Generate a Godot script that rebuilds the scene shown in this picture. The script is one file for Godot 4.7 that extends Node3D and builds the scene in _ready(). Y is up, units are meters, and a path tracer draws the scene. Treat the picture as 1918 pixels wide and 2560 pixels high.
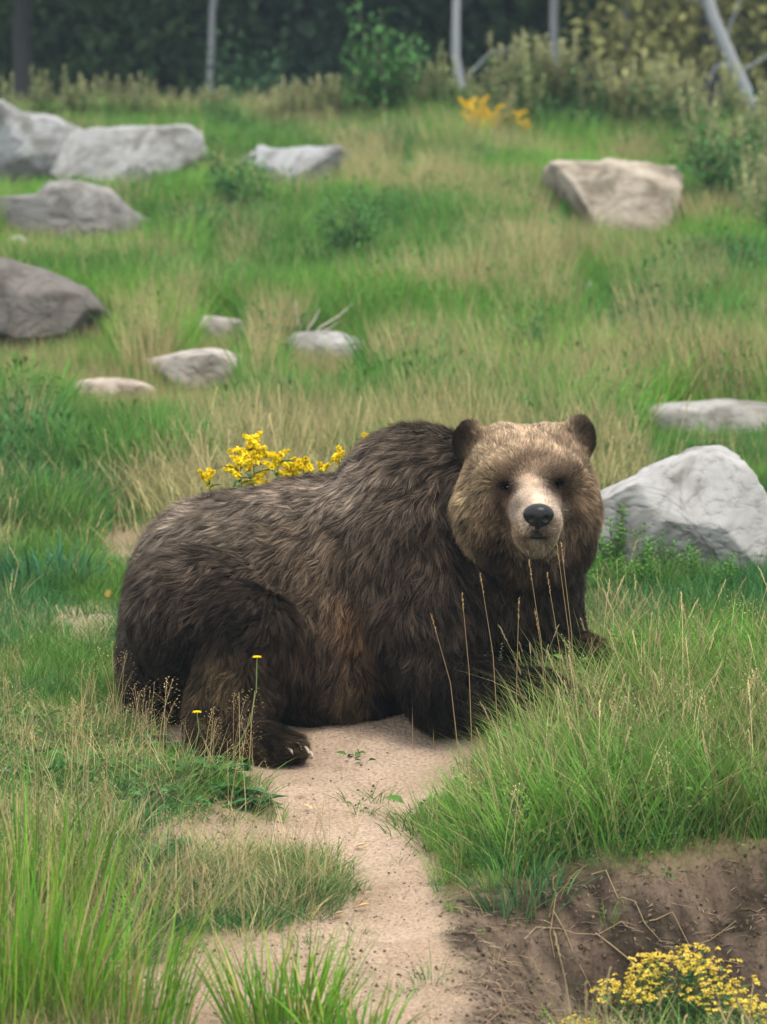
extends Node3D
# A brown bear lying on a sandy mound in a grassy meadow, boulders on the slope behind, forest beyond.

const FOCAL := 4760.0            # picture height 1024 at the lens below
var eye := Vector3(0, 2.13, 13.85)
var tilt := deg_to_rad(6.0)
var up_dir := Vector3(0, cos(deg_to_rad(6.0)), -sin(deg_to_rad(6.0)))
var forward := Vector3(0, -sin(deg_to_rad(6.0)), -cos(deg_to_rad(6.0)))
var rng := RandomNumberGenerator.new()
var coarse := FastNoiseLite.new()
var medium := FastNoiseLite.new()
var fine := FastNoiseLite.new()
var M := {}
var rock_spots: Array = []       # [x, z, rx, rz]

# ------------------------------------------------------------------ mesh helpers
class Acc:
	var v := PackedVector3Array()
	var c := PackedColorArray()
	var n := PackedVector3Array()
	var i := PackedInt32Array()
	func tri(a: Vector3, b: Vector3, d: Vector3, col: Color) -> void:
		var s := v.size()
		v.append(a); v.append(b); v.append(d)
		c.append(col); c.append(col); c.append(col)
		i.append(s); i.append(s + 1); i.append(s + 2)
	# a ribbon through points, each with a half width and a side direction
	func ribbon(pts: Array, wid: Array, side: Vector3, cols: Array) -> void:
		var s := v.size()
		var k := pts.size()
		for j in k:
			var p: Vector3 = pts[j]
			var w: float = wid[j]
			v.append(p - side * w); v.append(p + side * w)
			c.append(cols[j]); c.append(cols[j])
		for j in k - 1:
			var a := s + j * 2
			i.append(a); i.append(a + 2); i.append(a + 1)
			i.append(a + 1); i.append(a + 2); i.append(a + 3)
	func tube(pts: Array, rad: Array, sides: int, col: Color) -> void:
		var s := v.size()
		var k := pts.size()
		for j in k:
			var p: Vector3 = pts[j]
			var q: Vector3 = pts[mini(j + 1, k - 1)] - pts[maxi(j - 1, 0)]
			q = q.normalized()
			var x := q.cross(Vector3(0.31, 0.2, 0.93)).normalized()
			var y := q.cross(x)
			for m in sides:
				var a := TAU * m / sides
				v.append(p + (x * cos(a) + y * sin(a)) * rad[j])
				c.append(col)
		for j in k - 1:
			for m in sides:
				var a := s + j * sides + m
				var b := s + j * sides + (m + 1) % sides
				i.append(a); i.append(b); i.append(a + sides)
				i.append(b); i.append(b + sides); i.append(a + sides)
	# a leaf folded a little along its rib
	func leaf(o: Vector3, d: Vector3, nrm: Vector3, len: float, wid: float, col: Color, droop := 0.25) -> void:
		var side := d.cross(nrm).normalized()
		var up := side.cross(d).normalized()
		var s := v.size()
		var m1 := o + d * len * 0.35 + up * len * 0.04
		var m2 := o + d * len * 0.7 - up * len * droop * 0.4
		var t := o + d * len - up * len * droop
		var f := up * wid * 0.25
		for p in [o, m1, m1 - side * wid * 0.5 + f, m1 + side * wid * 0.5 + f, m2, m2 - side * wid * 0.38 + f, m2 + side * wid * 0.38 + f, t]:
			v.append(p); c.append(col)
		for q in [0, 1, 2, 0, 3, 1, 1, 4, 2, 2, 4, 5, 1, 3, 4, 3, 6, 4, 4, 7, 5, 4, 6, 7]:
			i.append(s + q)
	func mesh(mat: Material) -> ArrayMesh:
		var a := []
		a.resize(Mesh.ARRAY_MAX)
		a[Mesh.ARRAY_VERTEX] = v
		a[Mesh.ARRAY_COLOR] = c
		if n.size() == v.size():
			a[Mesh.ARRAY_NORMAL] = n
		a[Mesh.ARRAY_INDEX] = i
		var m := ArrayMesh.new()
		m.add_surface_from_arrays(Mesh.PRIMITIVE_TRIANGLES, a)
		m.surface_set_material(0, mat)
		return m
	func smooth() -> void:
		n.resize(v.size())
		n.fill(Vector3.ZERO)
		for t in range(0, i.size(), 3):
			var g := (v[i[t + 2]] - v[i[t]]).cross(v[i[t + 1]] - v[i[t]])
			n[i[t]] += g; n[i[t + 1]] += g; n[i[t + 2]] += g
		for t in n.size():
			n[t] = n[t].normalized()

func part(called: String, mesh: Mesh, parent: Node3D) -> MeshInstance3D:
	var o := MeshInstance3D.new()
	o.name = called
	o.mesh = mesh
	parent.add_child(o, true)
	return o

var dents := [Vector2(-0.12, 0.55), Vector2(0.06, 0.72), Vector2(-0.04, 0.98), Vector2(0.12, 1.2), Vector2(-0.10, 1.38), Vector2(0.08, 1.62), Vector2(-0.14, 1.78), Vector2(0.02, 1.98), Vector2(-0.30, 1.95), Vector2(0.16, 0.42), Vector2(-0.22, 2.2), Vector2(0.20, 2.12)]
var taken := {}
func numbered(called: String) -> String:
	if not taken.has(called):
		taken[called] = 0
		return called
	taken[called] += 1
	return "%s_%03d" % [called, taken[called]]

func tag(o: Node, label: String, category: String, group := "", kind := "") -> void:
	if label: o.set_meta("label", label)
	if category: o.set_meta("category", category)
	if group: o.set_meta("group", group)
	if kind: o.set_meta("kind", kind)

func thing(called: String, at_: Vector3, label: String, category: String, group := "") -> Node3D:
	var o := Node3D.new()
	o.name = numbered(called)
	o.position = at_
	add_child(o)
	tag(o, label, category, group)
	return o

func copy(src: Node3D, at_: Vector3, turn: float, size: float, label: String) -> Node3D:
	var o: Node3D = src.duplicate()
	o.name = numbered(String(src.name).rstrip("0123456789").trim_suffix("_"))
	add_child(o)
	o.position = at_
	o.rotation = Vector3(0, turn, 0)
	o.scale = Vector3.ONE * size
	o.set_meta("label", label)
	return o

func many(called: String, mesh: Mesh, buf: PackedFloat32Array, parent: Node3D) -> MultiMeshInstance3D:
	var mm := MultiMesh.new()
	mm.transform_format = MultiMesh.TRANSFORM_3D
	mm.use_colors = true
	mm.mesh = mesh
	mm.instance_count = buf.size() / 16
	mm.buffer = buf
	var o := MultiMeshInstance3D.new()
	o.name = called
	o.multimesh = mm
	parent.add_child(o, true)
	o.set_meta("kind", "stuff")
	return o

func put(buf: PackedFloat32Array, b: Basis, o: Vector3, c: Color) -> void:
	buf.append_array(PackedFloat32Array([b.x.x, b.y.x, b.z.x, o.x, b.x.y, b.y.y, b.z.y, o.y, b.x.z, b.y.z, b.z.z, o.z, c.r, c.g, c.b, 1.0]))

func r(a: float, b: float) -> float:
	return rng.randf_range(a, b)

# ------------------------------------------------------------------ where things are
func ray(px: float, py: float) -> Vector3:
	return Vector3((px - 383.5) / FOCAL, 0, 0) + up_dir * ((512.0 - py) / FOCAL) + forward

func at(px: float, py: float, z: float) -> Vector3:
	var d := ray(px, py)
	return eye + d * ((z - eye.z) / d.z)

func seen(p: Vector3) -> Vector2:
	var v := p - eye
	var d := v.dot(forward)
	return Vector2(383.5 + FOCAL * v.x / d, 512.0 - FOCAL * v.dot(up_dir) / d)

func ground_at(px: float, py: float) -> Vector3:
	var d := ray(px, py)
	var t := 9.0
	while t < 60.0:
		var p := eye + d * t
		if p.y < height(p.x, p.z):
			break
		t += 0.15
	if t > 36.5:             # the ray clears the brow of the slope: stand on the brow
		var q0 := eye + d * ((-22.2 - eye.z) / d.z)
		return Vector3(q0.x, height(q0.x, -22.2), -22.2)
	var lo := t - 0.15
	var hi := t
	for k in 10:
		var m := (lo + hi) * 0.5
		var p := eye + d * m
		if p.y < height(p.x, p.z): hi = m
		else: lo = m
	var q := eye + d * hi
	q.y = height(q.x, q.z)
	return q

func bump(x: float, z: float, cx: float, cz: float, rx: float, rz: float) -> float:
	var a := (x - cx) / rx
	var b := (z - cz) / rz
	return exp(-a * a - b * b)

func height(x: float, z: float) -> float:
	var y := 0.0
	if z >= 0.0:
		y = -0.10 * minf(z, 8.0)
	elif z > -5.0:
		y = -0.024 * z
	elif z > -22.5:
		y = 0.12 + 0.066 * (-5.0 - z)
	else:
		y = 1.275 - 0.04 * minf(-22.5 - z, 16.0)
	if z < -14.0:
		y += (0.16 * coarse.get_noise_2d(x * 0.45 + 3.0, 8.0) - 0.17) * smoothstep(-14.0, -21.0, z) - 0.05 * smoothstep(0.5, 3.5, absf(x + 1.2)) * smoothstep(-14.0, -21.0, z)
	if z < -4.0:
		return y + 0.10 * coarse.get_noise_2d(x * 0.5, z * 0.5) * clampf((-4.0 - z) / 6.0, 0, 1) + 0.02 * medium.get_noise_2d(x, z)
	# the sandy mound that the bear lies on
	y += 0.07 * bump(x, z, 0.12, 0.02, 0.42, 0.30)
	# the grassy mound to the right, with a broken edge of bare earth in front
	var w := 0.10 * coarse.get_noise_2d(x * 1.6, z * 1.6)
	var side := smoothstep(0.02, 0.45, x + w - 0.08 * maxf(0.0, z - 0.5))
	y += side * smoothstep(-1.6, 0.3, z) * (0.12 - 0.32 * smoothstep(1.52, 1.9, z + 2.0 * w))
	# the left verge
	y += 0.05 * smoothstep(-0.25, -0.6, x + w) * smoothstep(0.1, 0.7, z) * (1.0 - smoothstep(1.5, 2.1, z + w))
	# hollow under the bank
	y -= 0.24 * bump(x, z, 1.02, 1.93, 0.20, 0.14)
	y += 0.022 * medium.get_noise_2d(x * 0.9, z * 0.9) + 0.010 * medium.get_noise_2d(x * 2.6, z * 2.6 + 11.0) + 0.004 * fine.get_noise_2d(x, z)
	if z > 0.15 and z < 2.6 and absf(x) < 0.6:          # old footprints in the sand
		for d in dents:
			y -= 0.016 * bump(x, z, d.x, d.y, 0.045, 0.06) - 0.006 * bump(x, z, d.x, d.y, 0.08, 0.10)
	if z > 1.2 and x > 0.1:
		y += (0.022 * fine.get_noise_2d(x * 1.6, z * 1.6) + 0.03 * medium.get_noise_2d(x * 1.5, z * 1.5)) * smoothstep(1.3, 1.7, z) * smoothstep(0.15, 0.4, x)
	return y

func poly(pts: Array) -> PackedVector2Array:
	var a := PackedVector2Array()
	for k in range(0, pts.size(), 2):
		a.append(Vector2(pts[k], pts[k + 1]))
	return a

# outlines of the bare places, as the photograph shows them on the ground
var sand := poly([170, 735, 200, 752, 232, 775, 262, 800, 272, 836, 302, 850, 338, 868, 346, 892, 322, 915, 250, 930, 200, 938, 150, 955, 112, 975, 110, 1100, 420, 1100, 500, 1010, 470, 960, 452, 935, 446, 900, 438, 872, 418, 846, 412, 824, 432, 808, 464, 786, 486, 752, 500, 716, 505, 690, 470, 660, 250, 660, 170, 690])
var soil := poly([446, 905, 470, 890, 520, 884, 575, 868, 640, 862, 700, 856, 790, 846, 900, 840, 900, 1100, 400, 1100, 470, 1000, 446, 940])
var litter := poly([138, 822, 190, 806, 235, 800, 262, 808, 300, 850, 330, 872, 250, 880, 180, 868, 140, 850])
var worn := poly([40, 610, 70, 603, 120, 604, 135, 620, 100, 632, 60, 628])
var worn_path := poly([70, 520, 110, 515, 160, 520, 190, 535, 170, 560, 120, 570, 95, 545])
var worn_right := poly([640, 436, 700, 432, 790, 440, 790, 452, 680, 448])

func inside(pts: PackedVector2Array, q: Vector2, soft: float) -> float:
	# 0 outside, 1 inside, blending over «soft» pixels each side
	var best := 1e9
	var j := pts.size() - 1
	var hit := false
	for k in pts.size():
		var a := pts[j]
		var b := pts[k]
		var ab := b - a
		var t := clampf((q - a).dot(ab) / ab.length_squared(), 0, 1)
		best = minf(best, q.distance_squared_to(a + ab * t))
		if (a.y > q.y) != (b.y > q.y) and q.x < (b.x - a.x) * (q.y - a.y) / (b.y - a.y) + a.x:
			hit = not hit
		j = k
	var d := sqrt(best)
	return clampf(0.5 + (d if hit else -d) / (2.0 * soft), 0, 1)

func bare(p: Vector3) -> Vector3:
	# how sandy, how earthy, how worn
	if p.z < -8.0:
		return Vector3.ZERO
	var q := seen(p) + Vector2(medium.get_noise_2d(p.x * 1.7, p.z * 1.7) * 16.0, medium.get_noise_2d(p.x * 1.7 + 50.0, p.z * 1.7) * 9.0)
	if q.x < -150 or q.x > 950: return Vector3.ZERO
	var s := inside(sand, q, 10.0) if q.y > 640 else 0.0
	var e := inside(soil, q, 14.0) if q.y > 800 else 0.0
	var w := 0.0
	if q.y > 780: w = inside(litter, q, 16.0)
	elif q.y > 570: w = inside(worn, q, 8.0)
	elif q.y > 490: w = inside(worn_path, q, 12.0)
	else: w = inside(worn_right, q, 6.0)
	return Vector3(s, e, w)

func _ready() -> void:
	rng.seed = 7
	coarse.seed = 3; coarse.frequency = 0.9; coarse.fractal_octaves = 2
	medium.seed = 5; medium.frequency = 2.6; medium.fractal_octaves = 3
	fine.seed = 9; fine.frequency = 14.0; fine.fractal_octaves = 2
	# camera
	var cam := Camera3D.new()
	cam.name = "camera"
	cam.position = eye
	cam.rotation = Vector3(-tilt, 0, 0)
	var lens := CameraAttributesPhysical.new()
	lens.frustum_focal_length = 12.0 / (512.0 / FOCAL)
	lens.frustum_focus_distance = 13.65
	lens.frustum_near = 0.5
	lens.frustum_far = 1500.0
	lens.exposure_aperture = lens.frustum_focal_length / 1000.0 / 0.030
	cam.attributes = lens
	add_child(cam)
	cam.far = 1500.0
	cam.near = 0.5
	cam.fov = rad_to_deg(2.0 * atan(512.0 / FOCAL))
	cam.current = true
	# sky and light: bright overcast
	var env := Environment.new()
	env.background_mode = Environment.BG_SKY
	var sm := ProceduralSkyMaterial.new()
	sm.sky_top_color = Color(0.97, 0.985, 1.0)
	sm.sky_horizon_color = Color(0.80, 0.84, 0.88)
	sm.sky_curve = 0.25
	sm.ground_bottom_color = Color(0.30, 0.33, 0.22)
	sm.ground_horizon_color = Color(0.55, 0.58, 0.55)
	sm.sun_angle_max = 1.0
	var sky := Sky.new()
	sky.sky_material = sm
	env.sky = sky
	env.background_energy_multiplier = 1.0
	env.tonemap_mode = Environment.TONE_MAPPER_LINEAR
	env.tonemap_exposure = 2.45
	env.fog_enabled = true
	env.fog_density = 0.0006
	env.fog_light_color = Color(0.78, 0.87, 0.93)
	env.sdfgi_enabled = true
	env.ssao_enabled = true
	env.ssil_enabled = true
	var we := WorldEnvironment.new()
	we.name = "world_environment"
	we.environment = env
	add_child(we)
	var sun := DirectionalLight3D.new()
	sun.name = "sun"
	sun.light_energy = 0.45
	sun.light_color = Color(1.0, 0.97, 0.92)
	sun.light_angular_distance = 25.0
	sun.shadow_enabled = true
	sun.rotation_degrees = Vector3(-66, 28, 0)
	add_child(sun)
	materials()
	lay_ground()
	boulders()
	forest()
	bear()
	grasses()
	plants()
	small_things()

# ------------------------------------------------------------------ materials
func painted(rough: float, back := 0.0, spec := 0.5) -> StandardMaterial3D:
	var m := StandardMaterial3D.new()
	m.vertex_color_use_as_albedo = true
	m.roughness = rough
	m.metallic_specular = spec
	m.cull_mode = BaseMaterial3D.CULL_DISABLED
	if back > 0.0:
		m.backlight_enabled = true
		m.backlight = Color(back, back, back)
	return m

func noise_texture(freq: float, octaves: int, ramp: Array, seed_: int, size := 512, ridged := false) -> NoiseTexture2D:
	var n := FastNoiseLite.new()
	n.seed = seed_
	n.frequency = freq
	n.fractal_octaves = octaves
	if ridged: n.fractal_type = FastNoiseLite.FRACTAL_RIDGED
	var t := NoiseTexture2D.new()
	t.width = size
	t.height = size
	t.seamless = true
	t.noise = n
	var g := Gradient.new()
	g.offsets = PackedFloat32Array(ramp.map(func(a): return a[0]))
	g.colors = PackedColorArray(ramp.map(func(a): return a[1]))
	t.color_ramp = g
	return t

func grey(v: float) -> Color:
	return Color(v, v, v)

func materials() -> void:
	M.grass = painted(0.6, 0.7, 0.2)
	M.dry = painted(0.7, 0.5, 0.3)
	M.leaf = painted(0.6, 0.6, 0.18)
	M.petal = painted(0.7, 0.4, 0.3)
	M.bark = painted(0.9)
	M.fur = painted(0.5, 0.0, 0.10)
	M.skin = painted(0.9, 0.0, 0.05)
	M.claw = painted(0.35)
	M.nose = painted(0.3, 0.0, 0.3)
	M.eye = painted(0.06)
	M.crumb = painted(0.95, 0.0, 0.2)
	var g := painted(0.95, 0.0, 0.2)
	g.albedo_texture = noise_texture(0.05, 5, [[0.0, grey(0.62)], [0.35, grey(0.86)], [0.6, grey(0.97)], [1.0, grey(1.0)]], 4, 1024)
	g.uv1_triplanar = true
	g.uv1_world_triplanar = true
	g.uv1_scale = Vector3(1.3, 1.3, 1.3)
	g.heightmap_enabled = true
	g.heightmap_texture = noise_texture(0.03, 6, [[0.0, grey(0.0)], [1.0, grey(1.0)]], 8, 1024)
	g.heightmap_scale = 0.7
	M.ground = g
	var k := painted(0.88, 0.0, 0.3)
	k.albedo_texture = noise_texture(0.006, 5, [[0.0, Color(1, 1, 1)], [0.45, Color(0.97, 0.96, 0.94)], [0.7, Color(0.93, 0.92, 0.91)], [0.88, Color(0.80, 0.79, 0.775)], [1.0, Color(0.55, 0.54, 0.52)]], 14, 1024, true)
	k.uv1_triplanar = true
	k.uv1_scale = Vector3(1.1, 1.6, 1.1)
	k.heightmap_enabled = true
	k.heightmap_texture = noise_texture(0.006, 5, [[0.0, grey(1.0)], [0.6, grey(0.8)], [1.0, grey(0.0)]], 14, 1024, true)
	k.heightmap_scale = 0.7
	M.rock = k

# ------------------------------------------------------------------ ground
func lay_ground() -> void:
	var xs := PackedFloat32Array()
	var x := -1.9
	while x < 1.9:
		xs.append(x); x += 0.03
	var s := 0.05
	var far := x
	while far < 600.0:
		xs.append(far); xs.insert(0, -far); far += s; s *= 1.22
	var zs := PackedFloat32Array()
	var z := 3.4
	zs.append(40.0); zs.append(20.0); zs.append(10.0); zs.append(6.0); zs.append(4.5); zs.append(3.8)
	while z > -1.5:
		zs.append(z); z -= 0.03
	s = 0.05
	while z > -50.0:
		zs.append(z); z -= s; s = minf(s * 1.03, 0.8)
	while z > -900.0:
		zs.append(z); z -= s; s *= 1.3
	var nx := xs.size()
	var v := PackedVector3Array()
	var c := PackedColorArray()
	var kind := PackedInt32Array()
	for zz in zs:
		for xx in xs:
			var p := Vector3(xx, height(xx, zz), zz)
			var b := bare(p) if absf(xx) < 2.5 and zz < 3.5 else Vector3.ZERO
			var n1 := medium.get_noise_2d(xx * 0.8 + 20.0, zz * 0.8)
			var n2 := fine.get_noise_2d(xx, zz)
			var base := Color(0.13, 0.125, 0.055).lerp(Color(0.24, 0.19, 0.10), clampf(0.5 + n1, 0, 1))
			var sandc := Color(0.43, 0.32, 0.235).lerp(Color(0.32, 0.23, 0.16), clampf(0.35 + 0.8 * n1 + 0.25 * n2 + 0.5 * smoothstep(1.0, 2.2, zz), 0, 1))
			var soilc := Color(0.032, 0.024, 0.018).lerp(Color(0.155, 0.112, 0.08), clampf(0.5 + 1.5 * n1 + 0.9 * n2, 0, 1))
			var worn_c := Color(0.30, 0.225, 0.15)
			var col := base.lerp(worn_c, b.z * 0.9).lerp(sandc, b.x).lerp(soilc, b.y)
			v.append(p); c.append(col)
			kind.append(2 if b.y > 0.5 else 1 if b.x > 0.5 else 0)
	var accs := [Acc.new(), Acc.new(), Acc.new()]
	var remap := [{}, {}, {}]
	# normals over the whole sheet
	var nn := PackedVector3Array()
	nn.resize(v.size())
	for j in zs.size():
		for k in nx:
			var l := v[j * nx + maxi(k - 1, 0)]
			var rr := v[j * nx + mini(k + 1, nx - 1)]
			var f := v[maxi(j - 1, 0) * nx + k]
			var bk := v[mini(j + 1, zs.size() - 1) * nx + k]
			nn[j * nx + k] = (f - bk).cross(rr - l).normalized()
	for j in zs.size() - 1:
		for k in nx - 1:
			var a := j * nx + k
			var which: int = kind[a]
			var acc: Acc = accs[which]
			var map: Dictionary = remap[which]
			for q in [a, a + nx, a + 1, a + 1, a + nx, a + nx + 1]:
				if not map.has(q):
					map[q] = acc.v.size()
					acc.v.append(v[q]); acc.c.append(c[q]); acc.n.append(nn[q])
				acc.i.append(map[q])
	var names := ["ground", "path", "earth_bank"]
	var labels := ["meadow ground under the grass, rising to the forest", "bare pale sandy path running down in front of the bear", "dark broken earth bank at lower right"]
	for k in 3:
		var a: Acc = accs[k]
		# orientation: front faces clockwise seen from above
		var t0 := (a.v[a.i[1]] - a.v[a.i[0]]).cross(a.v[a.i[2]] - a.v[a.i[0]])
		if t0.y > 0.0:
			for t in range(0, a.i.size(), 3):
				var w := a.i[t + 1]
				a.i[t + 1] = a.i[t + 2]
				a.i[t + 2] = w
		var o := part(names[k], a.mesh(M.ground), self)
		tag(o, labels[k], "", "", "structure")

# ------------------------------------------------------------------ boulders
func rock(called: String, outline: PackedVector2Array, base_row: float, depth: float, col: Color, label: String, seed_: int, blocky := 0.55, res := 36, facets := []) -> void:
	var cx := 0.0
	var cy := 0.0
	for p in outline:
		cx += p.x; cy += p.y
	cx /= outline.size(); cy /= outline.size()
	var foot := ground_at(cx, base_row)
	var z := foot.z
	var mid := at(cx, cy, z)
	var pts := PackedVector2Array()
	for p in outline:
		var q := at(p.x, p.y, z) - mid
		pts.append(Vector2(q.x, q.y))
	var n := FastNoiseLite.new()
	n.seed = seed_
	n.frequency = 1.0
	n.fractal_octaves = 4
	var cell := FastNoiseLite.new()
	cell.seed = seed_ + 5
	cell.noise_type = FastNoiseLite.TYPE_CELLULAR
	cell.cellular_return_type = FastNoiseLite.RETURN_DISTANCE
	cell.frequency = 1.0
	var size := 0.0
	for p in pts: size = maxf(size, p.length())
	var g := RandomNumberGenerator.new()
	g.seed = seed_ * 3 + 1
	var cuts := []
	for m in 9:
		var f := Vector3(g.randfn(), g.randfn() * 0.7 + 0.15, absf(g.randfn()) * 0.9 + 0.45).normalized()
		# how far the body reaches along this direction, cut a little short of it
		var reach_f := sqrt(pow(f.x, 2) + pow(f.y * 0.62, 2) + pow(f.z * depth / size, 2)) * size
		cuts.append([f, reach_f * g.randf_range(0.54, 0.80)])
	for f in facets:
		cuts.append([(f[0] as Vector3).normalized(), size * float(f[1])])
	var a := Acc.new()
	var around := res * 2
	for j in res + 1:
		var phi := PI * j / res - PI / 2
		var rho := pow(maxf(cos(phi), 0.0), blocky)
		var zz := signf(sin(phi)) * pow(absf(sin(phi)), blocky + 0.2) * depth
		for k in around:
			var th := TAU * k / around
			var d := Vector2(cos(th), sin(th))
			var reach := size
			for m in pts.size():
				var hit = Geometry2D.segment_intersects_segment(Vector2.ZERO, d * size * 2.0, pts[m], pts[(m + 1) % pts.size()])
				if hit != null:
					reach = (hit as Vector2).length()
					break
			var p := Vector3(d.x * reach * rho, d.y * reach * rho, zz)
			var u := p / size
			var w := 0.04 + n.get_noise_3dv(u * 2.2) * 0.10 + (cell.get_noise_3dv(u * 2.2) + 0.5) * 0.06 + n.get_noise_3dv(u * 7.0) * 0.02
			p *= 1.0 + w
			for f in cuts:
				var over := p.dot(f[0]) - float(f[1])
				if over > 0.0: p -= (f[0] as Vector3) * over * 0.97
			p *= 1.0 + n.get_noise_3dv(u * 14.0) * 0.018
			a.v.append(p)
			var stain := n.get_noise_3dv(u * 1.5 + Vector3(7, 3, 1)) + 0.6 * n.get_noise_3dv(u * 5.0 + Vector3(1, 8, 2))
			a.c.append(Color(col.r * 0.78, col.g * 0.78, col.b * 0.78).lerp(Color(col.r * 0.40, col.g * 0.39, col.b * 0.36), clampf(0.22 + stain * 1.7, 0, 1)))
	for j in res:
		for k in around:
			var q := j * around + k
			var e := j * around + (k + 1) % around
			a.i.append(q); a.i.append(q + around); a.i.append(e)
			a.i.append(e); a.i.append(q + around); a.i.append(e + around)
	a.smooth()
	if a.n[(res / 2) * around].dot(a.v[(res / 2) * around]) < 0.0:
		for t in range(0, a.i.size(), 3):
			var w := a.i[t + 1]
			a.i[t + 1] = a.i[t + 2]
			a.i[t + 2] = w
		a.smooth()
	var o := MeshInstance3D.new()
	o.name = numbered(called)
	o.mesh = a.mesh(M.rock)
	o.position = mid
	add_child(o)
	tag(o, label, "stone" if called == "stone" else "boulder", "")
	rock_spots.append([mid.x, z, size * 0.75, depth * 0.8])

func oval(cx: float, cy: float, w: float, h: float, seed_: int) -> PackedVector2Array:
	var g := RandomNumberGenerator.new()
	g.seed = seed_
	var a := PackedVector2Array()
	for k in 9:
		var t := TAU * k / 9.0
		var f := g.randf_range(0.8, 1.12)
		a.append(Vector2(cx + cos(t) * w * 0.5 * f, cy + sin(t) * h * 0.5 * f))
	return a

func boulders() -> void:
	rock("boulder", poly([-45, 100, 0, 100, 20, 112, 55, 118, 78, 130, 84, 150, 62, 162, 50, 186, -45, 190]), 184, 0.40, Color(0.42, 0.43, 0.45), "pale grey boulder with a dark hollow, cut by the left picture edge", 11)
	rock("boulder", poly([52, 168, 72, 132, 100, 128, 185, 127, 200, 134, 207, 155, 203, 182, 180, 200, 120, 197, 70, 188]), 190, 0.36, Color(0.40, 0.40, 0.41), "long flat-topped grey boulder with a rounded right end, upper left", 12)
	rock("boulder", poly([240, 162, 256, 143, 275, 150, 336, 146, 353, 160, 355, 190, 338, 206, 290, 200, 252, 186]), 192, 0.28, Color(0.38, 0.39, 0.41), "grey flat-topped boulder alone in grass, next right of the long one", 13)
	rock("boulder", poly([-25, 200, 40, 195, 50, 184, 80, 182, 110, 190, 130, 210, 168, 232, 162, 250, 120, 250, 60, 245, -25, 222]), 238, 0.35, Color(0.30, 0.29, 0.285), "low sloping grey ledge of rock below the long boulder", 14)
	rock("boulder", poly([-45, 258, 0, 260, 40, 272, 85, 290, 108, 315, 114, 345, 70, 352, -45, 355]), 342, 0.42, Color(0.17, 0.155, 0.145), "dark brownish grey rounded boulder at the left edge", 15)
	rock("boulder", poly([537, 185, 548, 168, 560, 162, 600, 163, 608, 160, 650, 165, 677, 168, 682, 185, 674, 215, 656, 246, 625, 243, 590, 228, 565, 198]), 236, 0.36, Color(0.47, 0.41, 0.34), "tan overhanging boulder on the right of the slope", 16)
	rock("boulder", poly([590, 520, 600, 498, 640, 477, 690, 453, 720, 452, 742, 462, 757, 482, 776, 512, 800, 560, 805, 610, 640, 600, 608, 570, 596, 545]), 583, 0.38, Color(0.43, 0.425, 0.425), "large white angular boulder just right of the bear", 17, 0.62, 64, [[Vector3(-0.55, 0.35, 0.75), 0.52], [Vector3(0.55, 0.25, 0.8), 0.46], [Vector3(-0.1, -0.35, 0.93), 0.40], [Vector3(-0.35, 0.85, 0.4), 0.62], [Vector3(0.15, 0.6, 0.78), 0.52]])
	var small := [
		[587, 293, 36, 15, Color(0.55, 0.54, 0.52), "small white stone alone in green grass below tan boulder"],
		[212, 252, 26, 14, Color(0.55, 0.54, 0.52), "small white stone below the sloping ledge"],
		[225, 332, 62, 26, Color(0.42, 0.39, 0.36), "flat grey-tan stone right of the dark boulder"],
		[326, 350, 74, 30, Color(0.46, 0.46, 0.46), "pale grey flat stone in mid meadow, two-lobed"],
		[200, 370, 92, 32, Color(0.50, 0.45, 0.42), "wide pinkish pale slab in the grass, left of middle"],
		[112, 394, 78, 24, Color(0.50, 0.43, 0.37), "pale tan slab low in dry grass at the left"],
		[715, 420, 150, 34, Color(0.38, 0.37, 0.355), "long low pale rock at right edge above the white boulder"],
		[408, 172, 24, 20, Color(0.36, 0.36, 0.36), "small grey stone half hidden in grass, upper middle"],
		[18, 243, 18, 10, Color(0.52, 0.52, 0.52), "tiny white stone above the dark left boulder"],
	]
	var k := 0
	for s in small:
		rock("stone", oval(s[0], s[1] + 1.0, s[2] * 1.4, s[3] + 9.0, 40 + k), s[1] + s[3] * 0.35, 0.5 * s[2] / FOCAL * 24.0, s[4], s[5], 60 + k, 0.6, 18)
		k += 1

# ------------------------------------------------------------------ forest
func leaf_cluster(n: int, reach: float, len: float, wid: float, seed_: int) -> ArrayMesh:
	var g := RandomNumberGenerator.new()
	g.seed = seed_
	var a := Acc.new()
	for k in n:
		var d := Vector3(g.randfn(), g.randfn() * 0.7, g.randfn()).normalized()
		var o := d * reach * pow(g.randf(), 0.5)
		var e := (d + Vector3(g.randfn(), g.randfn(), g.randfn()) * 0.6).normalized()
		var s := g.randf_range(0.75, 1.25)
		a.leaf(o, e, Vector3(g.randfn() * 0.5, 1, g.randfn() * 0.5).normalized(), len * g.randf_range(0.7, 1.2), wid * g.randf_range(0.7, 1.2), Color(s, s, s))
	return a.mesh(M.leaf)

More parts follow.
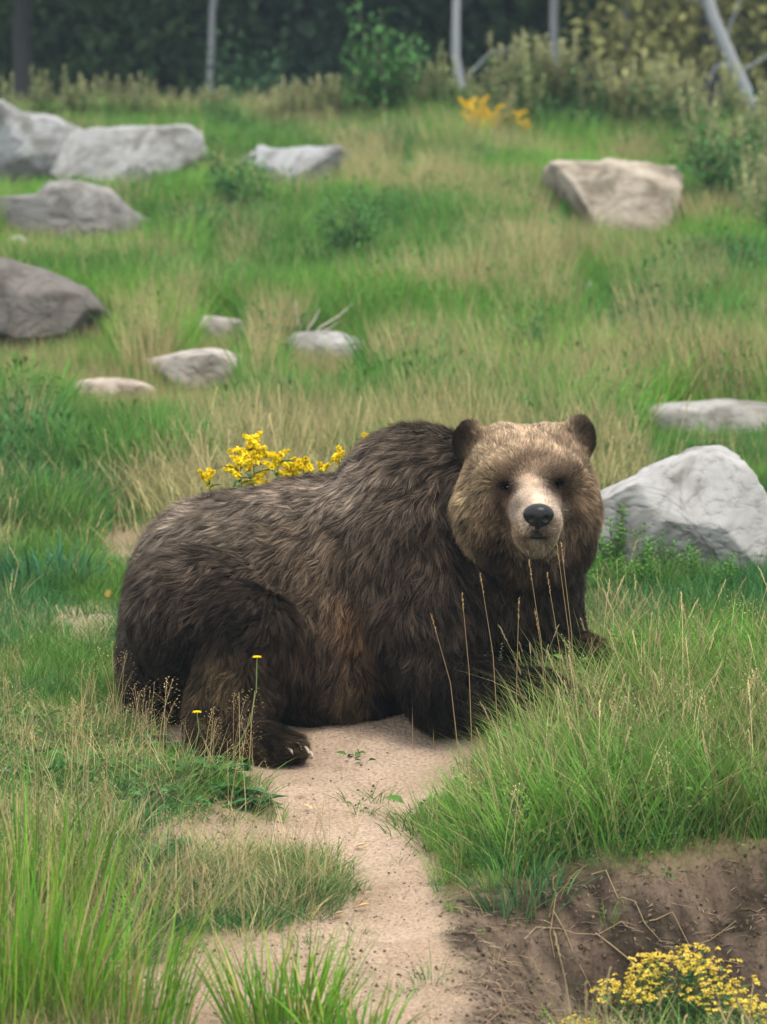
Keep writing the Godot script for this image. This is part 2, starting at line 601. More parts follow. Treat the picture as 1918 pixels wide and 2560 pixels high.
func forest() -> void:
	var cluster := leaf_cluster(44, 0.45, 0.11, 0.055, 21)
	var trunks := [
		# px at the foot, z, radius, lean x per metre, pale, leafy, label
		[474, -29.0, 0.040, -0.085, true, false, "slim pale bare trunk leaning left, near upper middle"],
		[768, -28.0, 0.058, -0.30, true, false, "pale dead trunk leaning left with curved bare branches, upper right"],
		[569, -33.0, 0.045, -0.06, true, true, "pale grey trunk right of upper middle"],
		[640, -36.0, 0.04, -0.14, true, true, "thin grey trunk leaning left in the dark, right of upper middle"],
		[217, -34.0, 0.035, 0.02, true, true, "short visible pale trunk above the lone grey boulder"],
		[28, -36.0, 0.10, 0.02, false, true, "broad dark trunk at the far left"],
		[88, -40.0, 0.07, 0.0, false, true, "dark trunk second from the left"],
		[150, -42.0, 0.12, 0.01, false, true, "dark trunk deep in the forest left of the shrub"],
		[312, -41.0, 0.09, -0.02, false, true, "dark trunk behind the middle shrub"],
		[396, -44.0, 0.12, 0.01, false, true, "dark trunk just left of the slim pale one"],
		[516, -41.0, 0.10, 0.0, false, true, "dark trunk between the two pale ones"],
		[712, -33.0, 0.09, 0.02, false, true, "olive-leaved tree in the upper right"],
		[-90, -35.0, 0.15, 0.0, false, true, "tree off the left edge of the forest"],
		[860, -35.0, 0.15, 0.0, false, true, "tree off the right edge of the forest"],
	]
	for t in trunks:
		var foot := at(t[0], 60, t[1])
		foot.y = height(foot.x, foot.z) - 0.05
		var o := thing("dead_tree" if not t[5] else "forest_tree", foot, t[6], "tree", "trees at the forest edge")
		var a := Acc.new()
		var pts := []
		var rad := []
		var tall := 5.0 if not t[5] else 8.5
		for k in 12:
			var f := k / 11.0
			pts.append(Vector3(t[3] * tall * f + 0.09 * sin(f * 11.0 + t[0]), tall * f, 0.06 * sin(f * 7.0)))
			rad.append(t[2] * (1.15 - 0.8 * f) * (1.35 if k == 0 else 1.0))
		a.tube(pts, rad, 10, Color(0.21, 0.22, 0.235) if t[4] else Color(0.045, 0.042, 0.04))
		a.smooth()
		part("trunk", a.mesh(M.bark), o)
		var bcol := Color(0.21, 0.22, 0.235) if t[4] else Color(0.06, 0.055, 0.05)
		for b in (9 if not t[5] else 7):
			var f := r(0.08, 0.8) if not t[5] else r(0.25, 0.9)
			var p0 := Vector3(t[3] * tall * f, tall * f, 0)
			var an := r(0, TAU)
			var d := Vector3(cos(an), r(0.3, 1.2), sin(an) * 0.6)
			var l := r(0.3, 0.9)
			var ba := Acc.new()
			ba.tube([p0, p0 + d * l * 0.4 + Vector3(0, 0.06, 0), p0 + d * l * 0.8 - Vector3(0, 0.08 * l, 0), p0 + d * l - Vector3(0, 0.35 * l, 0)], [0.014, 0.011, 0.007, 0.003], 5, bcol)
			part("branch", ba.mesh(M.bark), o)
		if t[5]:
			var buf := PackedFloat32Array()
			var tint := Color(0.035, 0.075, 0.04) if t[0] < 690 else Color(0.30, 0.30, 0.11)
			for k in 260:
				var f := sqrt(rng.randf())
				var hgt := r(2.4, 9.0) if not (t[0] >= 690 and t[0] < 800) else r(0.9, 8.0)
				var w := 1.7 * (1.0 - 0.5 * absf(hgt - 5.0) / 5.0)
				var an := r(0, TAU)
				var s := r(0.9, 1.5)
				var b := Basis(Vector3.UP, r(0, TAU)).rotated(Vector3(1, 0, 0), r(-0.5, 0.5)).scaled(Vector3(s, s, s))
				var q := r(0.7, 1.3)
				put(buf, b, Vector3(t[3] * hgt + cos(an) * w * f, hgt, sin(an) * w * f), Color(tint.r * q, tint.g * q, tint.b * q))
			many("crown", cluster, buf, o)
	# the deep forest behind, one dark mass of leaves
	var buf := PackedFloat32Array()
	for k in 9000:
		var z := r(-58.0, -38.0)
		var x := r(-16, 16)
		var y := height(x, z) + (r(-0.2, 3.0) if rng.randf() < 0.5 else r(1.5, 9.5))
		var s := r(1.2, 2.2)
		var n1 := coarse.get_noise_3d(x * 0.3, y * 0.4, z * 0.3)
		var tint := Color(0.05, 0.10, 0.08).lerp(Color(0.085, 0.15, 0.06), clampf(0.5 + n1, 0, 1))
		if x > 3.0: tint = tint.lerp(Color(0.20, 0.21, 0.08), 0.6)
		put(buf, Basis(Vector3.UP, r(0, TAU)).rotated(Vector3(1, 0, 0), r(-0.6, 0.6)).scaled(Vector3(s, s, s)), Vector3(x, y, z), tint)
	var f := many("forest", cluster, buf, self)
	tag(f, "deep shaded forest foliage behind the first trees", "", "", "stuff")
	# undergrowth of the forest edge
	buf = PackedFloat32Array()
	for k in 1300:
		var z := r(-38.0, -27.0)
		var x := r(-11, 11)
		var s := r(0.4, 0.85) * (0.6 if x < -1.6 else 1.0)
		var tint := Color(0.025, 0.06, 0.035).lerp(Color(0.05, 0.11, 0.04), rng.randf() * (0.3 if x < -1.6 else 1.0))
		put(buf, Basis(Vector3.UP, r(0, TAU)).scaled(Vector3(s, s, s)), Vector3(x, height(x, z) + r(0.0, 1.1) * s * (0.6 + 0.8 * coarse.get_noise_2d(x * 0.7, 5.0)), z), tint)
	f = many("undergrowth", cluster, buf, self)
	tag(f, "low dark green undergrowth along the forest edge", "", "", "stuff")

# ------------------------------------------------------------------ bear
func ball(px: float, py: float, z: float, rx: float, ry: float, rz: float, k := 0.08, turn := Vector3.ZERO, cut := false) -> Array:
	return [2 if cut else 0, at(px, py, z), Vector3(rx, ry, rz), Basis.from_euler(turn * PI / 180.0).transposed(), k]

func limb(a: Vector3, ra: float, b: Vector3, rb: float, k := 0.06) -> Array:
	return [1, a, b, ra, rb, k]

func carve(prims: Array, step: float, into: Acc) -> void:
	var lo := Vector3.ONE * 1e9
	var hi := -lo
	var boxes := []
	for q in prims:
		var a: Vector3
		var b: Vector3
		if q[0] == 1:
			var ra: Vector3 = Vector3.ONE * maxf(q[3], q[4])
			a = (q[1] as Vector3).min(q[2]) - ra
			b = (q[1] as Vector3).max(q[2]) + ra
		else:
			var rr: Vector3 = Vector3.ONE * maxf(q[2].x, maxf(q[2].y, q[2].z))
			if q[3].is_equal_approx(Basis()): rr = q[2]
			a = q[1] - rr
			b = q[1] + rr
		var mar: Vector3 = Vector3.ONE * (float(q[4] if q[0] != 1 else q[5]) + step * 3.0)
		boxes.append([a - mar, b + mar])
		lo = lo.min(a - mar)
		hi = hi.max(b + mar)
	var nx := int((hi.x - lo.x) / step) + 2
	var ny := int((hi.y - lo.y) / step) + 2
	var nz := int((hi.z - lo.z) / step) + 2
	var field := PackedFloat32Array()
	field.resize(nx * ny * nz)
	field.fill(10.0)
	for n in prims.size():
		var q: Array = prims[n]
		var b0: Vector3 = ((boxes[n][0] - lo) / step).floor()
		var b1: Vector3 = ((boxes[n][1] - lo) / step).ceil()
		var kind: int = q[0]
		var pa: Vector3 = q[1]
		var pb := Vector3.ONE
		var inv := Basis()
		var ra := 0.0
		var rb := 0.0
		var k: float
		var ab := Vector3.ZERO
		var ll := 1.0
		var r2 := Vector3.ONE
		if kind == 1:
			pb = q[2]; ra = q[3]; rb = q[4]; k = q[5]
			ab = pb - pa
			ll = ab.length_squared()
		else:
			pb = q[2]; inv = q[3]; k = q[4]
			r2 = pb * pb
		for iz in range(maxi(int(b0.z), 0), mini(int(b1.z), nz)):
			for iy in range(maxi(int(b0.y), 0), mini(int(b1.y), ny)):
				var row := (iz * ny + iy) * nx
				for ix in range(maxi(int(b0.x), 0), mini(int(b1.x), nx)):
					var p := lo + Vector3(ix, iy, iz) * step - pa
					var d: float
					if kind == 1:
						var t := clampf(p.dot(ab) / ll, 0.0, 1.0)
						d = (p - ab * t).length() - lerpf(ra, rb, t)
					else:
						p = inv * p
						var k0 := (p / pb).length()
						d = k0 * (k0 - 1.0) / maxf((p / r2).length(), 1e-5)
					var f := field[row + ix]
					if kind == 2:
						d = -d
						var h2 := clampf(0.5 - 0.5 * (f - d) / k, 0.0, 1.0)
						field[row + ix] = lerpf(f, d, h2) + k * h2 * (1.0 - h2)
					else:
						var h := clampf(0.5 + 0.5 * (f - d) / k, 0.0, 1.0)
						field[row + ix] = lerpf(f, d, h) - k * h * (1.0 - h)
	# surface nets
	var where := PackedInt32Array()
	where.resize(nx * ny * nz)
	where.fill(-1)
	var off := [0, 1, nx, nx + 1, nx * ny, nx * ny + 1, nx * ny + nx, nx * ny + nx + 1]
	var o1: int = off[1]
	var o2: int = off[2]
	var o3: int = off[3]
	var o4: int = off[4]
	var o5: int = off[5]
	var o6: int = off[6]
	var o7: int = off[7]
	var corner := [Vector3(0, 0, 0), Vector3(1, 0, 0), Vector3(0, 1, 0), Vector3(1, 1, 0), Vector3(0, 0, 1), Vector3(1, 0, 1), Vector3(0, 1, 1), Vector3(1, 1, 1)]
	var edges := [[0, 1], [2, 3], [4, 5], [6, 7], [0, 2], [1, 3], [4, 6], [5, 7], [0, 4], [1, 5], [2, 6], [3, 7]]
	var first := into.v.size()
	for iz in nz - 1:
		for iy in ny - 1:
			var row := (iz * ny + iy) * nx
			for ix in nx - 1:
				var b := row + ix
				var m := int(field[b] < 0) + int(field[b + o1] < 0) + int(field[b + o2] < 0) + int(field[b + o3] < 0) + int(field[b + o4] < 0) + int(field[b + o5] < 0) + int(field[b + o6] < 0) + int(field[b + o7] < 0)
				if m == 0 or m == 8:
					continue
				var sum := Vector3.ZERO
				var cnt := 0
				for e in edges:
					var fa := field[b + off[e[0]]]
					var fb := field[b + off[e[1]]]
					if (fa < 0) != (fb < 0):
						sum += (corner[e[0]] as Vector3).lerp(corner[e[1]], fa / (fa - fb))
						cnt += 1
				where[b] = into.v.size()
				into.v.append(lo + (Vector3(ix, iy, iz) + sum / cnt) * step)
				into.c.append(Color(0.03, 0.022, 0.018))
	var strides := [1, nx, nx * ny]
	for iz in range(1, nz - 1):
		for iy in range(1, ny - 1):
			for ix in range(1, nx - 1):
				var b := (iz * ny + iy) * nx + ix
				var fa := field[b] < 0
				for ax in 3:
					if fa == (field[b + strides[ax]] < 0):
						continue
					var u: int = strides[(ax + 1) % 3]
					var w: int = strides[(ax + 2) % 3]
					var q0 := where[b]
					var q1 := where[b - u]
					var q2 := where[b - u - w]
					var q3 := where[b - w]
					if q0 < 0 or q1 < 0 or q2 < 0 or q3 < 0:
						continue
					if fa:
						into.i.append_array(PackedInt32Array([q0, q2, q1, q0, q3, q2]))
					else:
						into.i.append_array(PackedInt32Array([q0, q1, q2, q0, q2, q3]))

# a lock of hairs that lie along +y, with the skin's normal as +z
func lock_mesh(n: int, seed_: int, curl: float) -> ArrayMesh:
	var g := RandomNumberGenerator.new()
	g.seed = seed_
	var a := Acc.new()
	var bend := g.randf_range(-1, 1) * curl
	for k in n:
		var x := g.randf_range(-0.13, 0.13)
		var y := g.randf_range(-0.15, 0.15)
		var l := g.randf_range(0.7, 1.15)
		var tip := x * 0.25 + g.randf_range(-0.05, 0.05)
		var w := g.randf_range(0.008, 0.0145)
		var lift := g.randf_range(0.04, 0.24)
		var ph := g.randf_range(0, TAU)
		var pts := []
		var wid := []
		var cols := []
		var s := g.randf_range(0.6, 1.4)
		var roll := g.randf_range(-0.7, 0.7)
		for j in 6:
			var t := j / 5.0
			pts.append(Vector3(lerpf(x, tip, t) + bend * t * t * 0.35 + curl * 0.05 * sin(t * 5.0 + ph), y + t * l, -0.04 + lift * sin(t * 2.6)))
			wid.append(w * (1.0 - 0.85 * t * t))
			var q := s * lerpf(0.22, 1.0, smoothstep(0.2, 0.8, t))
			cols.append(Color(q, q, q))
		a.ribbon(pts, wid, Vector3(1, 0, -roll * 0.6).normalized(), cols)
		# normals: mostly away from the skin, each hair turned a little its own way
		for j in 12:
			a.n.append(Vector3(roll + x * 1.5, 0.35 - 0.5 * (j / 2) / 5.0, 1.0).normalized())
	var t0 := (a.v[a.i[1]] - a.v[a.i[0]]).cross(a.v[a.i[2]] - a.v[a.i[0]])
	if t0.z > 0.0:
		for t in range(0, a.i.size(), 3):
			var w := a.i[t + 1]
			a.i[t + 1] = a.i[t + 2]
			a.i[t + 2] = w
	return a.mesh(M.fur)

# guides: [px, py, flow x, flow y (down), flow towards the eye, length m, tip colour, radius px, lift]
func grow(skin: Acc, from: int, to_index: int, first_v: int, last_v: int, guides: Array, count: int, locks: Array, called: String, parent: Node3D, wavy: float, tone: float, vary: float) -> void:
	var nv := last_v - first_v
	var dirs := PackedVector3Array()
	var cols := PackedColorArray()
	var lens := PackedFloat32Array()
	var lifts := PackedFloat32Array()
	dirs.resize(nv); cols.resize(nv); lens.resize(nv); lifts.resize(nv)
	for k in nv:
		var p := skin.v[first_v + k]
		var q := seen(p)
		var d := Vector3.ZERO
		var c := Vector3.ZERO
		var l := 0.0
		var lf := 0.0
		var tot := 1e-9
		for gd in guides:
			var dx: float = (q.x - gd[0]) / gd[7]
			var dy: float = (q.y - gd[1]) / gd[7]
			var e := exp(-dx * dx - dy * dy) + 1e-7
			d += Vector3(gd[2], -gd[3], gd[4]) * e
			c += Vector3(gd[6].r, gd[6].g, gd[6].b) * e
			l += gd[5] * e
			lf += gd[8] * e
			tot += e
		dirs[k] = d / tot
		cols[k] = Color(c.x / tot, c.y / tot, c.z / tot)
		lens[k] = l / tot
		lifts[k] = lf / tot
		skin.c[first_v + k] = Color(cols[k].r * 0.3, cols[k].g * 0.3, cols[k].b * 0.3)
	var cum := PackedFloat32Array()
	var total := 0.0
	for t in range(from, to_index, 3):
		total += (skin.v[skin.i[t + 1]] - skin.v[skin.i[t]]).cross(skin.v[skin.i[t + 2]] - skin.v[skin.i[t]]).length() / maxf(lens[skin.i[t] - first_v], 0.008) ** 1.3
		cum.append(total)
	var bufs := []
	for k in locks.size(): bufs.append(PackedFloat32Array())
	var n := FastNoiseLite.new()
	n.seed = 31
	n.frequency = 11.0
	n.fractal_octaves = 2
	for k in count:
		var t := from + cum.bsearch(rng.randf() * total) * 3
		t = mini(t, to_index - 3)
		var u := rng.randf()
		var w := rng.randf()
		if u + w > 1.0:
			u = 1.0 - u; w = 1.0 - w
		var i0 := skin.i[t]
		var i1 := skin.i[t + 1]
		var i2 := skin.i[t + 2]
		var p := skin.v[i0] * (1.0 - u - w) + skin.v[i1] * u + skin.v[i2] * w
		if p.y < height(p.x, p.z) + 0.012:
			continue
		var nrm := (skin.n[i0] * (1.0 - u - w) + skin.n[i1] * u + skin.n[i2] * w).normalized()
		var v := i0 - first_v
		var d := dirs[v]
		var n1 := n.get_noise_3dv(p)
		var n2 := n.get_noise_3dv(p + Vector3(5, 9, 2))
		d = d.normalized()
		d = d.slide(nrm)
		if d.length() < 0.05:
			d = Vector3(0.2, -1, 0.1).slide(nrm)
		d = d.normalized().rotated(nrm, wavy * n1 * 2.0 + rng.randfn() * 0.12)
		var lf := lifts[v] * r(0.6, 1.5) + 0.1 * n2
		var y := (d * cos(lf) + nrm * sin(lf)).normalized()
		var x := y.cross(nrm).normalized()
		var z := x.cross(y)
		var len := lens[v] * r(0.75, 1.25)
		var wide := minf(len, 0.06) * r(0.65, 1.15)
		var f := tone * minf(exp(rng.randfn() * vary * clampf(lens[v] / 0.03, 0.3, 1.0)), 2.6) * (1.0 + 0.7 * n2)
		var c := cols[v]
		c = Color(c.r * f * 1.03, c.g * f * 0.96, c.b * f * 0.88)
		put(bufs[k % locks.size()], Basis(x * wide, y * len, z * len), p, c)
	for k in locks.size():
		many(called, locks[k], bufs[k], parent)

func bear() -> void:
	var feet := at(250, 748, 0.25)
	var root := Node3D.new()
	root.name = numbered("bear")
	add_child(root)
	tag(root, "large brown bear lying on the sandy mound, facing the viewer", "bear")
	var prims := [
		ball(224, 610, -0.50, 0.285, 0.33, 0.36, 0.1),
		ball(318, 600, -0.35, 0.37, 0.345, 0.36, 0.12),
		ball(415, 555, -0.20, 0.26, 0.335, 0.30, 0.12),
		ball(416, 473, -0.26, 0.15, 0.095, 0.16, 0.10),
		limb(at(440, 530, -0.20), 0.235, at(512, 512, 0.06), 0.165, 0.10),
		ball(500, 590, -0.05, 0.17, 0.20, 0.20, 0.10),
		ball(432, 600, 0.06, 0.17, 0.25, 0.15, 0.07),
		limb(at(430, 640, 0.12), 0.15, at(445, 690, 0.20), 0.10, 0.06),
		limb(at(445, 688, 0.22), 0.10, at(540, 706, 0.42), 0.075, 0.05),
		limb(at(540, 706, 0.42), 0.08, at(570, 712, 0.50), 0.06, 0.04),
		limb(at(535, 590, -0.05), 0.13, at(556, 650, 0.0), 0.075, 0.06),
		limb(at(556, 648, 0.0), 0.075, at(590, 655, 0.10), 0.05, 0.05),
		ball(208, 620, -0.10, 0.235, 0.20, 0.20, 0.05, Vector3(0, 0, -20)),
		limb(at(252, 632, 0.08), 0.12, at(232, 710, 0.16), 0.125, 0.05),
		limb(at(216, 735, 0.20), 0.075, at(262, 742, 0.26), 0.058, 0.045),
		limb(at(262, 742, 0.26), 0.056, at(291, 748, 0.31), 0.04, 0.03),
		ball(335, 650, -0.25, 0.36, 0.255, 0.34, 0.10),
		ball(172, 668, -0.42, 0.145, 0.19, 0.24, 0.08),
	]
	var skin := Acc.new()
	carve(prims, 0.018, skin)
	var body_v := skin.v.size()
	var body_i := skin.i.size()
	var head := [
		ball(527, 491, 0.17, 0.182, 0.165, 0.18, 0.07),
		ball(503, 458, 0.09, 0.085, 0.082, 0.12, 0.06),
		ball(553, 457, 0.08, 0.085, 0.082, 0.12, 0.06),
		ball(496, 518, 0.19, 0.10, 0.112, 0.12, 0.07),
		ball(562, 519, 0.17, 0.086, 0.12, 0.12, 0.07),
		ball(534, 548, 0.15, 0.135, 0.095, 0.13, 0.07),
		ball(505, 474, 0.292, 0.062, 0.040, 0.055, 0.04),
		ball(556, 472, 0.282, 0.058, 0.040, 0.055, 0.04),
		ball(530, 470, 0.28, 0.06, 0.06, 0.05, 0.06),
		limb(at(531, 492, 0.30), 0.078, at(537, 518, 0.492), 0.064, 0.045),
		limb(at(534, 528, 0.30), 0.066, at(537, 533, 0.46), 0.051, 0.03),
		ball(471, 444, 0.10, 0.050, 0.058, 0.028, 0.022, Vector3(-12, -28, 14)),
		ball(578, 440, 0.08, 0.046, 0.060, 0.028, 0.022, Vector3(-12, 22, -16)),
		ball(470, 442, 0.136, 0.033, 0.042, 0.03, 0.015, Vector3(-12, -28, 14), true),
		ball(578, 438, 0.116, 0.030, 0.043, 0.03, 0.015, Vector3(-12, 22, -16), true),
		ball(538, 537.5, 0.56, 0.055, 0.007, 0.035, 0.014, Vector3.ZERO, true),
		ball(509, 486.5, 0.345, 0.022, 0.011, 0.024, 0.012, Vector3.ZERO, true),
		ball(553, 484, 0.335, 0.022, 0.011, 0.024, 0.012, Vector3.ZERO, true),
	]
	carve(head, 0.0075, skin)
	skin.smooth()
	var back := Color(0.86, 0.73, 0.62)  # white-tipped ridge hair, lightened further to paint in the rim light
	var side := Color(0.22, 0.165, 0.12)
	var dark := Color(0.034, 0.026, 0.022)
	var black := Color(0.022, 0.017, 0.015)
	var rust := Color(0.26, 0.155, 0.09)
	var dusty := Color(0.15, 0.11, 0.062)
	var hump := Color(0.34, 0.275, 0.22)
	# px, py, flow, length, colour, radius, lift
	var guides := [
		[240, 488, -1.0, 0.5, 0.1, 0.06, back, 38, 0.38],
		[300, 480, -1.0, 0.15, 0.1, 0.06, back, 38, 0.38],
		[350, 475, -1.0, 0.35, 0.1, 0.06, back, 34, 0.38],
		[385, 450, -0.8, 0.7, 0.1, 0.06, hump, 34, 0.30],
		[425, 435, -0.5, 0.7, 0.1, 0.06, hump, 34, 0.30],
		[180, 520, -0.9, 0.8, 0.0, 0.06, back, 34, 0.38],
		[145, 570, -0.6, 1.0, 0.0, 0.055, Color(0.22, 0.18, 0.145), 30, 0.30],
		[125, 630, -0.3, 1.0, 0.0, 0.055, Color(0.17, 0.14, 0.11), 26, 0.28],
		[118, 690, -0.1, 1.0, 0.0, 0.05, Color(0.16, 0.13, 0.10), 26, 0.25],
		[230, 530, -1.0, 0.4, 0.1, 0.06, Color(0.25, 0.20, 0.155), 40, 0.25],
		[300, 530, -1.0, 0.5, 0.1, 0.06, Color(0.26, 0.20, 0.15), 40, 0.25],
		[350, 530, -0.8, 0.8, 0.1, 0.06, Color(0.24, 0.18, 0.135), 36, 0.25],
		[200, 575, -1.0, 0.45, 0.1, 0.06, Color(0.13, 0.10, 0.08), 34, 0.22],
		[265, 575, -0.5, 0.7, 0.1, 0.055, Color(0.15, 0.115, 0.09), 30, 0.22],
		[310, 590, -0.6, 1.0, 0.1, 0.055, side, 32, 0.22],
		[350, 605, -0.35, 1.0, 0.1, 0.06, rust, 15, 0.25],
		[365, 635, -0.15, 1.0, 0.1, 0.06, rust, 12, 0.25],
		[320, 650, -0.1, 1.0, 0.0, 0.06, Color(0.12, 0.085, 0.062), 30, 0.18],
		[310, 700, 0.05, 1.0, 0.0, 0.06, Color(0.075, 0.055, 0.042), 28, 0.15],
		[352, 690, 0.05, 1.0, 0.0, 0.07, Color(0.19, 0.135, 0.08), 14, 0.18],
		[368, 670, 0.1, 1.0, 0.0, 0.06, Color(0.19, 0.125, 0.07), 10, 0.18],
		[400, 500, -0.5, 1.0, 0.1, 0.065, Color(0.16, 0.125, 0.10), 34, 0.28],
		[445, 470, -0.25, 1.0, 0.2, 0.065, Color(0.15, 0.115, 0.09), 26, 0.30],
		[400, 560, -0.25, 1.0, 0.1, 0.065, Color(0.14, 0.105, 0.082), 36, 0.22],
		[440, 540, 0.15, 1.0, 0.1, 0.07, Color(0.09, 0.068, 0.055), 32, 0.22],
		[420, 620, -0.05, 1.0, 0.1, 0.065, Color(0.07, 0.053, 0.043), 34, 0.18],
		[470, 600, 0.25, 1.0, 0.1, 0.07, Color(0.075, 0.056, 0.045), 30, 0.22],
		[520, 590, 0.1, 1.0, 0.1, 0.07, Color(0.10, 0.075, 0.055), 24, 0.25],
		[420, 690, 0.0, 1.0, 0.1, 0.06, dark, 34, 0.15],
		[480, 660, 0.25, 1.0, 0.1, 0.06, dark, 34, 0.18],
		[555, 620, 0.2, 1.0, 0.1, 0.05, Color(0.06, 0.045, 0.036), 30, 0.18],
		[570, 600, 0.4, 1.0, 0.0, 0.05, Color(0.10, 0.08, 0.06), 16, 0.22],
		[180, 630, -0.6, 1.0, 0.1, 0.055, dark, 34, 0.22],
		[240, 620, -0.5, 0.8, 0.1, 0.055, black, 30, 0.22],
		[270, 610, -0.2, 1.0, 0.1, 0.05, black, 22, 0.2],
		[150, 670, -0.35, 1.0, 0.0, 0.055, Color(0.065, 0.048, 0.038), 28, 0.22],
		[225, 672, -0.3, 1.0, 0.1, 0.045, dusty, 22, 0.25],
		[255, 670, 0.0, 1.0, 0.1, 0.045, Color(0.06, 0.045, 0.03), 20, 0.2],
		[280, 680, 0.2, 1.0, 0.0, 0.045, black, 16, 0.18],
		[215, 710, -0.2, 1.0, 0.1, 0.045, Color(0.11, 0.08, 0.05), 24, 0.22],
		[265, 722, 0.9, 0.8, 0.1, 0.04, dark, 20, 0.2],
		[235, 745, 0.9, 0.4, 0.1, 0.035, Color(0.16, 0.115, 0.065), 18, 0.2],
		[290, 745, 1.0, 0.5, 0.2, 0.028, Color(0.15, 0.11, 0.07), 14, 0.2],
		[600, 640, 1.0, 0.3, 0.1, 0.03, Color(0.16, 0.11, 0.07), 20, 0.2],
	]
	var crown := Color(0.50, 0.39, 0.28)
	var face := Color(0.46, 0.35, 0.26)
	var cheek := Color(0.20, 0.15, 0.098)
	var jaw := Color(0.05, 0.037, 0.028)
	var muzzle := Color(0.90, 0.76, 0.64)
